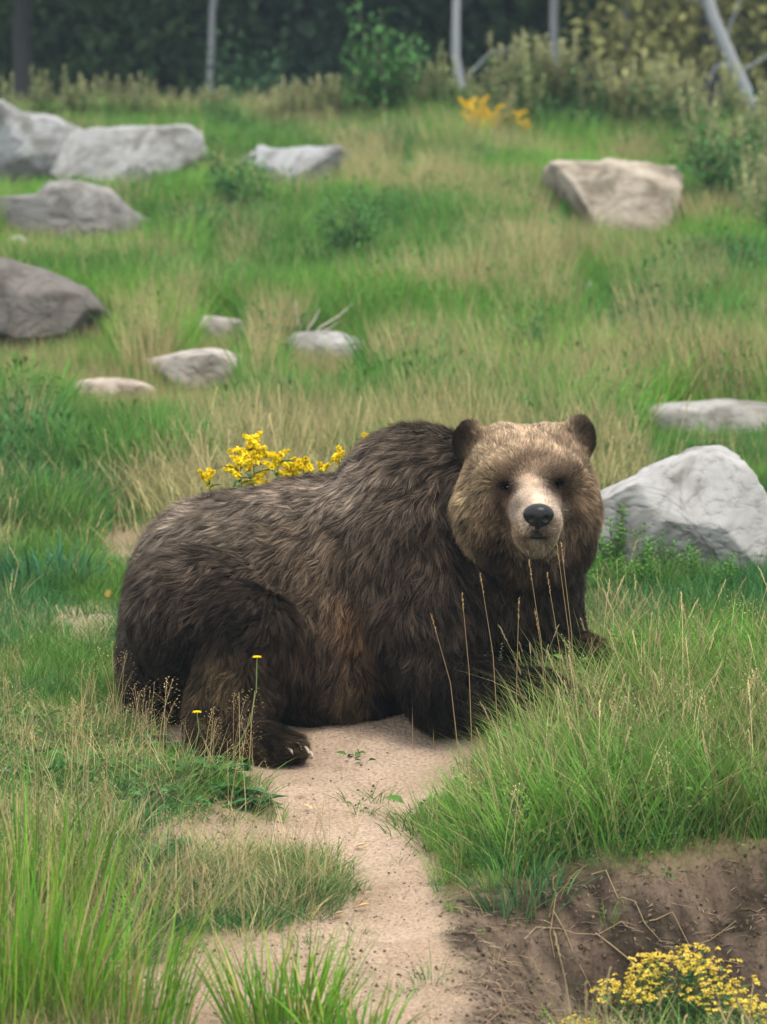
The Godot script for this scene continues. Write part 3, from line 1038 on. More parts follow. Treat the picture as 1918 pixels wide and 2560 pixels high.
	var face_guides := [
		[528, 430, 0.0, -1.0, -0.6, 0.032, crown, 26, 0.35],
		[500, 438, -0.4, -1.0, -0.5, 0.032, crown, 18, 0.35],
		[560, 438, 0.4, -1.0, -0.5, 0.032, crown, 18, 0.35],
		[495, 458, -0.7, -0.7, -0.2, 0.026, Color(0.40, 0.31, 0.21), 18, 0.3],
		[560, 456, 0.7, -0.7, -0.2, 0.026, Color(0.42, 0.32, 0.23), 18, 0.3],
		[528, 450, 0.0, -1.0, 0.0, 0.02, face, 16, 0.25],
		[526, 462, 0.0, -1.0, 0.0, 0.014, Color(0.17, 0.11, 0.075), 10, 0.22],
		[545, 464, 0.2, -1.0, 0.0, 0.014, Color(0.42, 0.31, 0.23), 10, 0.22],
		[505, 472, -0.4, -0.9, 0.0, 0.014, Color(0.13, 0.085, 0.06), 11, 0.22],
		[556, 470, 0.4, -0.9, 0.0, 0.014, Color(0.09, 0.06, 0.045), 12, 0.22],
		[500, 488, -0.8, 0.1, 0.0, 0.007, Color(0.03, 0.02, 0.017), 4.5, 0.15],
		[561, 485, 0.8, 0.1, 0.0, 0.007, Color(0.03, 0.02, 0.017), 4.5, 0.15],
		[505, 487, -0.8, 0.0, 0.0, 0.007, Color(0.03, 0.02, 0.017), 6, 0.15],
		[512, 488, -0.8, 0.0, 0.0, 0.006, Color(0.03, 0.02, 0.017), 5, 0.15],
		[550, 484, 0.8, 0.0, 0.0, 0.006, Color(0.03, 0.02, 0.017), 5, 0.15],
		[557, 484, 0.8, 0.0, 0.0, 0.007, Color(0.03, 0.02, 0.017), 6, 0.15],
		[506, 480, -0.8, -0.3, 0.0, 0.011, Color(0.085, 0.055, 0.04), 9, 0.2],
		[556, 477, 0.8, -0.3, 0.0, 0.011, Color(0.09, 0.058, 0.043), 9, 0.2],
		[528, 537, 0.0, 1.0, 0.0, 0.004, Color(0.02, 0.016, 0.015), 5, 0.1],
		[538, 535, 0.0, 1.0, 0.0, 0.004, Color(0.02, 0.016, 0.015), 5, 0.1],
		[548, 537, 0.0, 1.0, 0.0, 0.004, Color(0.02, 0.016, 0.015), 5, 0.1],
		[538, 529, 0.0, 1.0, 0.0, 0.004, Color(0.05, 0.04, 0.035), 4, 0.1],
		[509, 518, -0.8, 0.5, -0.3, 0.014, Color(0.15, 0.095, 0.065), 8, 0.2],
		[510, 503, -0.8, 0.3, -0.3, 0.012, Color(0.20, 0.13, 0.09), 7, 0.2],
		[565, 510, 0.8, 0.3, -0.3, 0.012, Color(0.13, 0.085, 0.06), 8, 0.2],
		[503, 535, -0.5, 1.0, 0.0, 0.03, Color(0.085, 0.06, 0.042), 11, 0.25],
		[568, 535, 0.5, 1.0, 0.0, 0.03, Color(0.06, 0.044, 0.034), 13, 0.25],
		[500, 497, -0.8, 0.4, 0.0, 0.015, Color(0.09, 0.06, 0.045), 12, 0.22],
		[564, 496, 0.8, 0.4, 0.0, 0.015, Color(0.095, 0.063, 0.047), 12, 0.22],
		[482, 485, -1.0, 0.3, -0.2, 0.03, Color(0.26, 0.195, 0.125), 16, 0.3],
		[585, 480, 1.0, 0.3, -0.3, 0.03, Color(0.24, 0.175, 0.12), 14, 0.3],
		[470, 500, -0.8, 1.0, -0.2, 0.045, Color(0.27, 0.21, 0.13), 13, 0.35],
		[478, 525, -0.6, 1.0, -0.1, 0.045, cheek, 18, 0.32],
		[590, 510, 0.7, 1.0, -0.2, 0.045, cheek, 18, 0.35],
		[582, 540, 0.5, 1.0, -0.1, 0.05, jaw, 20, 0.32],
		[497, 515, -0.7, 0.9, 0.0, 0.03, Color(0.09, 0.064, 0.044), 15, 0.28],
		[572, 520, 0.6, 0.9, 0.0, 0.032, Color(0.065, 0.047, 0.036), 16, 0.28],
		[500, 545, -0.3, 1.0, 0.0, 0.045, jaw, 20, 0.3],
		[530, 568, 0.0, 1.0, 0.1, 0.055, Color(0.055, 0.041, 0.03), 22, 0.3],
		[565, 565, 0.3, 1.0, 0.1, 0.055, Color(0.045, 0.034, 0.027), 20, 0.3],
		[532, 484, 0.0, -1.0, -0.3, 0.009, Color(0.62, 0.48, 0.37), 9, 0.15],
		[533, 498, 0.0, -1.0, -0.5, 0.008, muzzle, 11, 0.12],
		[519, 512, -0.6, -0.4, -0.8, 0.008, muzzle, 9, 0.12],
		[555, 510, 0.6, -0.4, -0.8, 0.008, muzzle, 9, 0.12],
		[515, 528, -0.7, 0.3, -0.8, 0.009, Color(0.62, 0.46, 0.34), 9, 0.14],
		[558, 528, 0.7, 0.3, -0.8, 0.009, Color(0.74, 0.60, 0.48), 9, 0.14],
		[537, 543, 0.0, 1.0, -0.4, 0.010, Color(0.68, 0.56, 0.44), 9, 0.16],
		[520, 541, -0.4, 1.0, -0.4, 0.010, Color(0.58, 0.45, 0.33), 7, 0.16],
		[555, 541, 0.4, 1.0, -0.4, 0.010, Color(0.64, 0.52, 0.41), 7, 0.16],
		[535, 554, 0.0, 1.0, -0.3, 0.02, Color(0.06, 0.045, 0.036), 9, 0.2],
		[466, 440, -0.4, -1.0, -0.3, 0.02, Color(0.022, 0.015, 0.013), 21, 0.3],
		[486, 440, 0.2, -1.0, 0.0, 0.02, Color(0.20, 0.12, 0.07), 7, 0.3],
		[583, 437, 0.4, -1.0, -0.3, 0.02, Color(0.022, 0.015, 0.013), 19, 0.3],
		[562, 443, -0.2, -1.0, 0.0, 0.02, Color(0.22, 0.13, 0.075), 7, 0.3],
	]
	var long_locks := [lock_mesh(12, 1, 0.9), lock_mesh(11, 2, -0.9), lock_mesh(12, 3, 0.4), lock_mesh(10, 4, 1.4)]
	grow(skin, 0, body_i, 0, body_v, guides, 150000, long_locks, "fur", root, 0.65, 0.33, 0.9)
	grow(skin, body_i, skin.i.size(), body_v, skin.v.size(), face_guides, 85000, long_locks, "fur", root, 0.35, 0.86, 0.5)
	part("body", skin.mesh(M.skin), root)
	root.move_child(root.get_child(root.get_child_count() - 1), 0)
	# nose pad with nostrils
	var nose := Acc.new()
	carve([
		ball(538.5, 514, 0.543, 0.044, 0.030, 0.030, 0.01),
		ball(538.5, 522, 0.538, 0.031, 0.026, 0.026, 0.02),
		ball(531, 519.5, 0.574, 0.0095, 0.0085, 0.016, 0.004, Vector3(0, 0, 25), true),
		ball(546, 519.5, 0.574, 0.0095, 0.0085, 0.016, 0.004, Vector3(0, 0, -25), true),
		ball(538.5, 526, 0.574, 0.0018, 0.016, 0.012, 0.004, Vector3.ZERO, true),
	], 0.003, nose)
	nose.smooth()
	for k in nose.c.size():
		nose.c[k] = Color(0.012, 0.012, 0.014)
	part("nose", nose.mesh(M.nose), root)
	# lips: a dark line under the nose that curls down at both ends
	var lip := Acc.new()
	var pts := []
	var rad := []
	for k in 13:
		var t := k / 12.0 * 2.0 - 1.0
		pts.append(at(538 + t * 16.5, 536.0 + 3.0 * t * t, 0.527 - 0.045 * t * t))
		rad.append(0.0085 * (1.05 - 0.75 * t * t))
	lip.tube(pts, rad, 8, Color(0.014, 0.012, 0.012))
	lip.smooth()
	part("mouth", lip.mesh(M.nose), root)
	for e in [[508.5, 487, 0.330], [553, 484.5, 0.320]]:
		var ball_mesh := SphereMesh.new()
		ball_mesh.radius = 0.0135
		ball_mesh.height = 0.027
		var em := StandardMaterial3D.new()
		em.albedo_color = Color(0.035, 0.02, 0.012)
		em.roughness = 0.08
		ball_mesh.material = em
		var o := part("eye", ball_mesh, root)
		o.position = at(e[0], e[1], e[2])
		o.rotation_degrees.x = 90
	# claws of the hind foot
	for q in [[297, 746, 0.355, 0.034], [304, 750, 0.35, 0.034], [308, 754, 0.335, 0.03], [288, 751, 0.365, 0.03]]:
		var p0 := at(q[0] - 3, q[1] - 3, q[2] - 0.02)
		var a := Acc.new()
		a.tube([p0, p0 + Vector3(0.012, 0.0, 0.006), p0 + Vector3(0.019, -0.007, 0.010), p0 + Vector3(0.023, -q[3] * 0.55, 0.011)], [0.0055, 0.006, 0.0045, 0.0012], 8, Color(0.55, 0.47, 0.36))
		a.smooth()
		part("claw", a.mesh(M.claw), root)

# ------------------------------------------------------------------ grass
func tuft(n: int, tall: float, spread: float, width: float, lean: float, seed_: int, mat: Material, bend := 0.35, strays := 0.0) -> ArrayMesh:
	var g := RandomNumberGenerator.new()
	g.seed = seed_
	var a := Acc.new()
	for k in n:
		var an := g.randf_range(0, TAU)
		var o := Vector3(cos(an), 0, sin(an)) * spread * sqrt(g.randf())
		var out := Vector3(cos(an + g.randfn() * 0.7), 0, sin(an + g.randfn() * 0.7))
		var l := tall * g.randf_range(0.5, 1.1)
		var ln := lean * g.randf_range(0.2, 1.3)
		var bd := bend * g.randf_range(0.2, 1.4)
		var sd := Vector3(cos(an * 3.0), 0, sin(an * 3.0))
		var w := width * g.randf_range(0.6, 1.2) * 0.5
		var s := g.randf_range(0.7, 1.25)
		var warm := g.randf()
		var col := Color(s * (0.95 + 0.2 * warm), s, s * (1.05 - 0.2 * warm)) if mat == M.grass else Color(s * (0.95 + 0.1 * warm), s, s * (1.1 - 0.2 * warm))
		if g.randf() < strays:
			col = Color(s * 4.2, s * 1.9, s * 2.4)
		var pts := []
		var wid := []
		var cols := []
		for j in 5:
			var t := j / 4.0
			pts.append(o + Vector3(0, l * (t - 0.3 * bd * t * t), 0) + out * (ln * l * t + bd * l * t * t * 0.8))
			wid.append(w * (0.8 + 0.5 * t if t < 0.5 else 1.9 * (1.02 - t)))
			cols.append(col)
		a.ribbon(pts, wid, sd, cols)
	return a.mesh(mat)

# dry seeding stalks: thin stem, a spike of small seeds
func stalks(n: int, tall: float, spread: float, seed_: int, open_head: bool) -> ArrayMesh:
	var g := RandomNumberGenerator.new()
	g.seed = seed_
	var a := Acc.new()
	for k in n:
		var an := g.randf_range(0, TAU)
		var o := Vector3(cos(an), 0, sin(an)) * spread * g.randf()
		var out := Vector3(cos(an), 0, sin(an)) * g.randf_range(0.02, 0.35)
		var l := tall * g.randf_range(0.65, 1.1)
		var pts := []
		var rad := []
		for j in 5:
			var t := j / 4.0
			pts.append(o + Vector3(0, l * t, 0) + out * l * t * t)
			rad.append(0.0011 * (1.2 - 0.5 * t))
		var s := g.randf_range(0.75, 1.2)
		var col := Color(s, s, s)
		a.tube(pts, rad, 3, col)
		var top: Vector3 = pts[4]
		var dn: Vector3 = (pts[4] - pts[3]).normalized()
		var m := 14 if open_head else 12
		for j in m:
			var t := j / float(m)
			var b := g.randf_range(0, TAU)
			var sd := Vector3(cos(b), 0.7, sin(b)).normalized()
			var p := top - dn * l * (0.32 if open_head else 0.16) * t
			if open_head:
				var q := p + sd * 0.05 * (0.3 + t)
				a.tri(p, p + Vector3(0.0008, 0, 0), q, col)
				a.leaf(q, sd, Vector3.UP, 0.009, 0.004, col)
			else:
				a.leaf(p, (sd * 0.5 + dn).normalized(), sd, 0.012, 0.0045, col)
	return a.mesh(M.dry)

func near_rock(x: float, z: float) -> float:
	# 1 just in front of a boulder, where the grass is trodden and low
	var m := 0.0
	for s in rock_spots:
		var a: float = (x - s[0]) / (s[2] * 1.35)
		var b: float = (z - s[1] - 0.95) / (s[3] * 0.6 + 1.5)
		m = maxf(m, 1.0 - a * a - b * b)
	return clampf(m * 3.0, 0.0, 1.0)

func edge(q: Vector2) -> float:
	# pixels from the nearest sandy edge
	var best := 1e9
	var j := sand.size() - 1
	for k in sand.size():
		var ab := sand[k] - sand[j]
		var t := clampf((q - sand[j]).dot(ab) / ab.length_squared(), 0, 1)
		best = minf(best, q.distance_squared_to(sand[j] + ab * t))
		j = k
	return sqrt(best)

func blocked(x: float, z: float) -> bool:
	for s in rock_spots:
		var a: float = (x - s[0]) / s[2]
		var b: float = (z - s[1]) / s[3]
		if a * a + b * b < 0.8:
			return true
	# the bear lies here
	if z < 0.25 and z > -0.9 and x > -0.72 and x < 0.42:
		return true
	if z > -0.3 and z < 0.45 and x > -0.6 and x < -0.18:
		return true
	return false

func grasses() -> void:
	var green := Color(0.10, 0.218, 0.042)
	var teal := Color(0.05, 0.165, 0.052)
	var lime := Color(0.145, 0.31, 0.045)
	var straw := Color(0.44, 0.355, 0.18)
	var olive := Color(0.16, 0.22, 0.055)
	var kinds := {
		"hill": tuft(12, 0.28, 0.09, 0.0065, 0.14, 101, M.grass, 0.3, 0.15),
		"hill_b": tuft(13, 0.20, 0.09, 0.0065, 0.28, 102, M.grass, 0.6, 0.1),
		"hill_dry": tuft(8, 0.36, 0.08, 0.0042, 0.12, 103, M.dry, 0.2),
		"hill_weed": leaf_cluster(26, 0.11, 0.038, 0.014, 113),
		"verge_leaf": leaf_cluster(14, 0.05, 0.035, 0.02, 114),
		"mid": tuft(14, 0.20, 0.06, 0.005, 0.3, 104, M.grass, 0.5, 0.15),
		"mid_dry": tuft(12, 0.26, 0.06, 0.0038, 0.3, 105, M.dry, 0.4),
		"near": tuft(13, 0.24, 0.05, 0.0045, 0.2, 106, M.grass, 0.5, 0.16),
		"near_b": tuft(15, 0.17, 0.05, 0.0036, 0.4, 107, M.grass, 0.8, 0.12),
		"near_dry": tuft(9, 0.25, 0.05, 0.0026, 0.35, 108, M.dry, 0.6),
		"short": tuft(18, 0.07, 0.05, 0.0030, 0.6, 109, M.grass, 0.7, 0.12),
		"short_dry": tuft(12, 0.08, 0.06, 0.0022, 0.9, 110, M.dry, 0.8),
		"seed": stalks(4, 0.42, 0.06, 111, false),
		"open": stalks(3, 0.34, 0.05, 112, true),
	}
	var bufs := {}
	for k in kinds: bufs[k] = PackedFloat32Array()
	# depth t from the eye, so that the share per picture area stays even
	for n in 280000:
		var t := sqrt(lerpf(10.9 * 10.9, 43.0 * 43.0, pow(rng.randf(), 1.55)))
		var half := t * 0.0806 + 0.55
		var x := r(-half, half)
		if n >= 190000:          # the meadow goes on at both sides
			x = signf(x) * (half + 4.5 * rng.randf())
		var z := eye.z - t
		if blocked(x, z):
			continue
		var p := Vector3(x, height(x, z) - 0.006, z)
		var n1 := coarse.get_noise_2d(x * 0.55 + 9.0, z * 0.28)
		var n2 := medium.get_noise_2d(x * 0.35, z * 0.2 + 30.0)
		var n3 := coarse.get_noise_2d(x * 0.3 - 40.0, z * 0.3)
		var b := Basis(Vector3.UP, r(0, TAU))
		var s := r(0.7, 1.25)
		var shade := r(0.62, 1.35)
		var kind := ""
		var col := green
		if z < -5.5:
			s *= (1.0 - 0.6 * near_rock(x, z)) * (1.0 + 0.25 * smoothstep(-18.0, -22.0, z))
			var dry := n1 * 1.1 + n2 * 0.9 - 0.13 + (0.25 if z > -9.5 else 0.0) + (0.15 if z < -21 and absf(x) < 1.5 else 0.0)
			if rng.randf() < clampf(0.25 + dry, 0.04, 0.8):
				kind = "hill_dry"
				col = straw.lerp(olive, r(0, 0.5))
				s *= 0.85
			else:
				kind = "hill" if rng.randf() < 0.5 else "hill_b"
				if rng.randf() < 0.05 + 0.35 * clampf(n2 * 2.2 - 0.1, 0, 1):
					kind = "hill_weed"
					p.y += r(0.02, 0.16) * s
					shade *= 0.72
				col = green.lerp(lime, clampf(0.3 + n3 * 1.5, 0, 1)).lerp(teal, clampf(n2 * 2.0 + r(-0.3, 0.3), 0, 0.8))
		elif z < -0.4:
			if rng.randf() < bare(p + Vector3(0, 0, -0.35)).z * 0.85 or rng.randf() < bare(p).z * 0.85: continue
			var dry := 0.40 + n1 * 0.9 + n2 * 0.5
			if z > -3.2: dry -= 0.4
			if x > 0.4: dry -= 0.25
			if rng.randf() < dry:
				kind = "mid_dry"
				col = straw.lerp(olive, r(0, 0.6))
				if z > -4.2: s *= 0.6
				if z > -2.6 and x < 0.0: s *= 0.6
				if rng.randf() < 0.05: kind = "seed"
			else:
				kind = "mid"
				col = green.lerp(teal, clampf(0.4 + n2 * 2.0, 0, 1))
				s *= 0.85
				if z > -4.2 and x < 0.2:
					kind = "short" if rng.randf() < 0.6 else "mid"
					s *= 1.0 if kind == "short" else 0.6
			var q := seen(p)
			if q.x < 95 and q.y < 600 and q.y > 520 and kind == "mid": s *= 1.4
		else:
			var q := seen(p)
			var bb := bare(p)
			var gone := maxf(bb.x, bb.y)
			if rng.randf() < gone * 1.12 and rng.randf() > 0.008: continue
			if x > 0.12:
				var f := rng.randf()
				var tan_here := bump(q.x, q.y, 540.0, 770.0, 90.0, 70.0)
				if rng.randf() < 0.45 * tan_here: f = r(0.66, 0.8)
				col = green
				s *= 0.42 + 0.58 * smoothstep(0.0, 75.0, edge(q))
				if bb.y > 0.2: s *= 0.5
				if f < 0.9 and rng.randf() < 0.28: kind = "verge_leaf"; col = green.lerp(olive, rng.randf() * 0.6); p.y += r(0.01, 0.13) * s; s *= 0.7
				if q.y < 660: s *= 0.5 if q.x > 640 else 0.85
				if q.y < 665 and f > 0.45: f = r(0.3, 0.75) if rng.randf() < 0.75 else f
				if q.y < 665 and rng.randf() < 0.3: kind = "verge_leaf"; col = green; p.y += r(0.01, 0.1); s *= 1.1
				elif kind: pass
				elif f < 0.36: kind = "near"; col = green.lerp(lime, clampf(0.5 + n1 * 1.6, 0, 1)).lerp(olive, clampf(n2 * 2.0 + r(0.0, 0.5) + 0.5 * tan_here, 0, 0.9))
				elif f < 0.66: kind = "near_b"; col = teal.lerp(green, clampf(0.5 + n2 * 2.0, 0, 1))
				elif f < 0.80 + 0.16 * clampf(n2 * 2.5 + 0.3, 0, 1): kind = "near_dry"; col = straw.lerp(olive, r(0, 0.8))
				elif f < 0.965: kind = "near"; col = lime.lerp(green, rng.randf())
				elif f < 0.975: kind = "open"; col = straw; s *= 0.7
				else: kind = "seed"; col = straw; s *= 0.75
			else:
				var f := rng.randf()
				if rng.randf() < bb.z * 0.9: continue
				var low := smoothstep(690, 760, q.y)
				if f < 0.45: kind = "short"; col = green.lerp(teal, clampf(0.5 + n2 * 2.0, 0, 1))
				elif f < 0.58: kind = "short_dry"; col = straw.lerp(olive, r(0, 0.5))
				elif f < 0.72: kind = "near_b"; col = green.lerp(teal, rng.randf()); s *= 0.45
				elif f < 0.90 and q.y < 820:
					kind = "verge_leaf"; col = teal.lerp(green, rng.randf()); p.y += 0.015; s *= r(0.6, 1.2)
				elif f < 0.97: kind = "near_dry"; col = straw.lerp(olive, r(0, 0.5)); s *= 0.6
				else: kind = "open"; col = straw.lerp(Color(0.35, 0.22, 0.1), 0.5); s *= 0.6
		col = Color(col.r * shade, col.g * shade, col.b * shade)
		var ns := s * r(0.85, 1.15)
		put(bufs[kind], b.scaled(Vector3(ns, s, ns)), p, col)
	var names := {
		"hill": ["meadow_grass", "tall green grass covering the slope behind the bear"],
		"hill_b": ["meadow_grass", "arching green grass low on the slope among the boulders"],
		"hill_weed": ["meadow_weeds", "bushy low green weeds dotted through the slope grass"],
		"verge_leaf": ["ground_leaves", "small broad green leaves creeping over the left verge"],
		"hill_dry": ["dry_grass", "straw coloured dry grass scattered over the slope"],
		"mid": ["meadow_grass", "shorter green grass on the flat just behind the bear"],
		"mid_dry": ["dry_grass", "tan dry grass in a band behind the bear"],
		"near": ["mound_grass", "tall bright green grass on the right mound"],
		"near_b": ["mound_grass", "bent blue-green grass beside the path"],
		"near_dry": ["dry_grass", "thin tan dry blades mixed in near grass"],
		"short": ["short_grass", "short green turf on the left verge"],
		"short_dry": ["short_grass", "matted dead grass on the left verge"],
		"seed": ["seed_stalks", "tan grass stalks with narrow seed spikes"],
		"open": ["seed_stalks", "tan grass stalks with open airy seed heads"],
	}
	for k in kinds:
		var o := many(numbered(names[k][0]), kinds[k], bufs[k], self)
		tag(o, names[k][1], "", "", "stuff")

# ------------------------------------------------------------------ plants that stand out
func clump(called: String, foot: Vector3, n: int, tall: float, spread: float, width: float, lean: float, col: Color, label: String, seed_: int, bend := 0.35, dry := 0.1) -> void:
	var o := thing(called, foot, label, "grass clump")
	var g := RandomNumberGenerator.new()
	g.seed = seed_
	for set_ in 2:
		if int(n * dry) == 0 and set_ == 1: continue
		var a := Acc.new()
		for k in int(n * (1.0 - dry) if set_ == 0 else n * dry):
			var an := g.randf_range(0, TAU)
			var p := Vector3(cos(an), 0, sin(an) * 0.6) * spread * sqrt(g.randf())
			p.y = height(foot.x + p.x, foot.z + p.z) - foot.y - 0.01
			var out := Vector3(p.x, 0, p.z) / maxf(spread, 0.01) * 0.7 + Vector3(g.randfn(), 0, g.randfn()) * 0.35
			var l := tall * lerpf(0.35, 1.08, pow(g.randf(), 1.4))
			var s := g.randf_range(0.5, 1.35)
			var hue := g.randf_range(0.6, 1.25)
			var c := Color(col.r * s * hue, col.g * s, col.b * s) if set_ == 0 else Color(0.38 * s, 0.29 * s, 0.13 * s)
			var bd := bend * g.randf_range(0.3, 1.6)
			var pts := []
			var wid := []
			var cols := []
			var w := width * g.randf_range(0.6, 1.15) * 0.5
			for j in 7:
				var t := j / 6.0
				pts.append(p + Vector3(0, l * (t - 0.35 * bd * t * t), 0) + out * l * (lean * t + bd * t * t * 0.6))
				wid.append(w * (0.85 + 0.3 * t if t < 0.5 else 2.05 * (1.01 - t)))
				cols.append(c)
			a.ribbon(pts, wid, Vector3(cos(an * 5.0), 0, sin(an * 5.0)), cols)
		part("blades" if set_ == 0 else "dead_blades", a.mesh(M.grass if set_ == 0 else M.dry), o).set_meta("kind", "stuff")

func flower_plume(a: Acc, p: Vector3, d: Vector3, l: float, g: RandomNumberGenerator, col: Color, bits: int, plump: float) -> void:
	# a cone-shaped plume of tiny blossoms
	for k in bits:
		var t := g.randf()
		var e := Vector3(g.randfn(), g.randfn(), g.randfn()).normalized()
		var q := p + d * l * t + e * plump * l * (1.05 - t) * g.randf_range(0.3, 1.0) - Vector3(0, 0.25 * l * t * t, 0)
		var s := g.randf_range(0.75, 1.2)
		var c := Color(col.r * s, col.g * s, col.b * s)
		var m := 0.0042 * g.randf_range(0.7, 1.3)
		for j in 2:
			var f := Vector3(g.randfn(), g.randfn(), g.randfn()).normalized()
			var h := f.cross(e).normalized()
			a.tri(q - h * m, q + h * m, q + f * m * 2.0, c)
			a.tri(q - h * m, q + f.cross(h) * m * 1.6, q + h * m, c)

func goldenrod(tip: Vector3, tall: float, heads: int, size: float, label: String, seed_: int, col := Color(0.80, 0.60, 0.01), spread := 0.012) -> void:
	var g := RandomNumberGenerator.new()
	g.seed = seed_
	var foot := Vector3(tip.x + g.randf_range(-0.04, 0.04), tip.y - tall, tip.z)
	foot.y = minf(foot.y, height(foot.x, foot.z) + 0.02) if tip.y - tall < height(foot.x, foot.z) + 0.3 else height(foot.x, foot.z)
	foot.y = height(foot.x, foot.z)
	var o := thing("goldenrod", foot, label, "wildflower", "yellow goldenrod plants")
	var top := tip - foot
	var a := Acc.new()
	var mid := top * 0.5 + Vector3(0.02, 0, 0.01)
	a.tube([Vector3.ZERO, mid * 0.5, mid, mid.lerp(top, 0.6), top], [0.004, 0.0035, 0.003, 0.0025, 0.0015], 5, Color(0.10, 0.16, 0.04))
	part("stem", a.mesh(M.leaf), o)
	var lf := Acc.new()
	for k in 26:
		var t := g.randf_range(0.25, 0.95)
		var an := g.randf_range(0, TAU)
		lf.leaf(top * t, Vector3(cos(an), g.randf_range(0.1, 0.7), sin(an)).normalized(), Vector3.UP, g.randf_range(0.05, 0.09), 0.016, Color(0.05, 0.13, 0.045) * g.randf_range(0.8, 1.3))
	part("leaves", lf.mesh(M.leaf), o).set_meta("kind", "stuff")
	heads = int(heads * 1.7)
	for k in heads:
		var f := Acc.new()
		var an := TAU * k / heads + g.randf_range(-0.4, 0.4)
		var d := Vector3(cos(an) * 0.8, g.randf_range(0.25, 1.5), sin(an) * 0.5).normalized()
		flower_plume(f, top + Vector3(g.randfn(), 0, g.randfn()) * spread - Vector3(0, g.randf_range(0.0, 0.10 if spread < 0.05 else 0.36), 0) * size * 8.0, d, size * g.randf_range(0.55, 0.95), g, col, 130, 0.28)
		part("flower_head", f.mesh(M.petal), o).set_meta("kind", "stuff")

func leafy(foot: Vector3, tall: float, col: Color, seed_: int) -> Node3D:
	var g := RandomNumberGenerator.new()
	g.seed = seed_
	var o := thing("leafy_weed", foot, "", "plant", "")
	var st := Acc.new()
	var lf := Acc.new()
	for k in 7:
		var an := g.randf_range(0, TAU)
		var out := Vector3(cos(an), 0, sin(an)) * g.randf_range(0.1, 0.5)
		var l := tall * g.randf_range(0.6, 1.05)
		var tip := Vector3(0, l, 0) + out * l
		st.tube([out * 0.05, tip * 0.5 - out * l * 0.12, tip], [0.0025, 0.002, 0.001], 4, Color(0.12, 0.14, 0.05))
		for j in 26:
			var t := 0.12 + 0.88 * j / 25.0
			var b := j * 2.4
			var p := (tip * t) - out * l * 0.25 * t * (1.0 - t)
			var s := g.randf_range(0.75, 1.3)
			lf.leaf(p, Vector3(cos(b), g.randf_range(0.2, 0.9), sin(b)).normalized(), Vector3.UP, 0.05 * (1.2 - 0.6 * t), 0.014, Color(col.r * s, col.g * s, col.b * s))
	part("stems", st.mesh(M.leaf), o)
	part("leaves", lf.mesh(M.leaf), o).set_meta("kind", "stuff")
	return o

func tall_weed(foot: Vector3, tall: float, col: Color, plume: Color, seed_: int) -> Node3D:
	var g := RandomNumberGenerator.new()
	g.seed = seed_
	var o := thing("tall_weed", foot, "", "plant", "")
	var st := Acc.new()
	var lf := Acc.new()
	var pl := Acc.new()
	for k in 5:
		var an := g.randf_range(0, TAU)
		var out := Vector3(cos(an), 0, sin(an)) * g.randf_range(0.05, 0.3)
		var l := tall * g.randf_range(0.65, 1.05)
		var tip := Vector3(0, l, 0) + out * l
		st.tube([out * 0.1, tip * 0.5 - out * l * 0.1, tip], [0.004, 0.003, 0.0015], 4, Color(0.16, 0.17, 0.08))
		for j in 34:
			var t := 0.08 + 0.7 * g.randf()
			var b := g.randf_range(0, TAU)
			var s := g.randf_range(0.75, 1.3)
			lf.leaf(tip * t - out * l * 0.2 * t * (1.0 - t), Vector3(cos(b), g.randf_range(-0.1, 0.7), sin(b)).normalized(), Vector3.UP, g.randf_range(0.05, 0.1), 0.02, Color(col.r * s, col.g * s, col.b * s))
		for j in 60:
			var t := g.randf_range(0.6, 1.03)
			var b := g.randf_range(0, TAU)
			var s := g.randf_range(0.75, 1.25)
			var sd := Vector3(cos(b), 0.8, sin(b)).normalized()
			pl.leaf(tip * t + sd * 0.09 * (1.08 - t) * g.randf(), sd, Vector3.UP, 0.028, 0.013, Color(plume.r * s, plume.g * s, plume.b * s))
	part("stems", st.mesh(M.leaf), o)
	part("leaves", lf.mesh(M.leaf), o).set_meta("kind", "stuff")
	part("plumes", pl.mesh(M.leaf), o).set_meta("kind", "stuff")
	return o

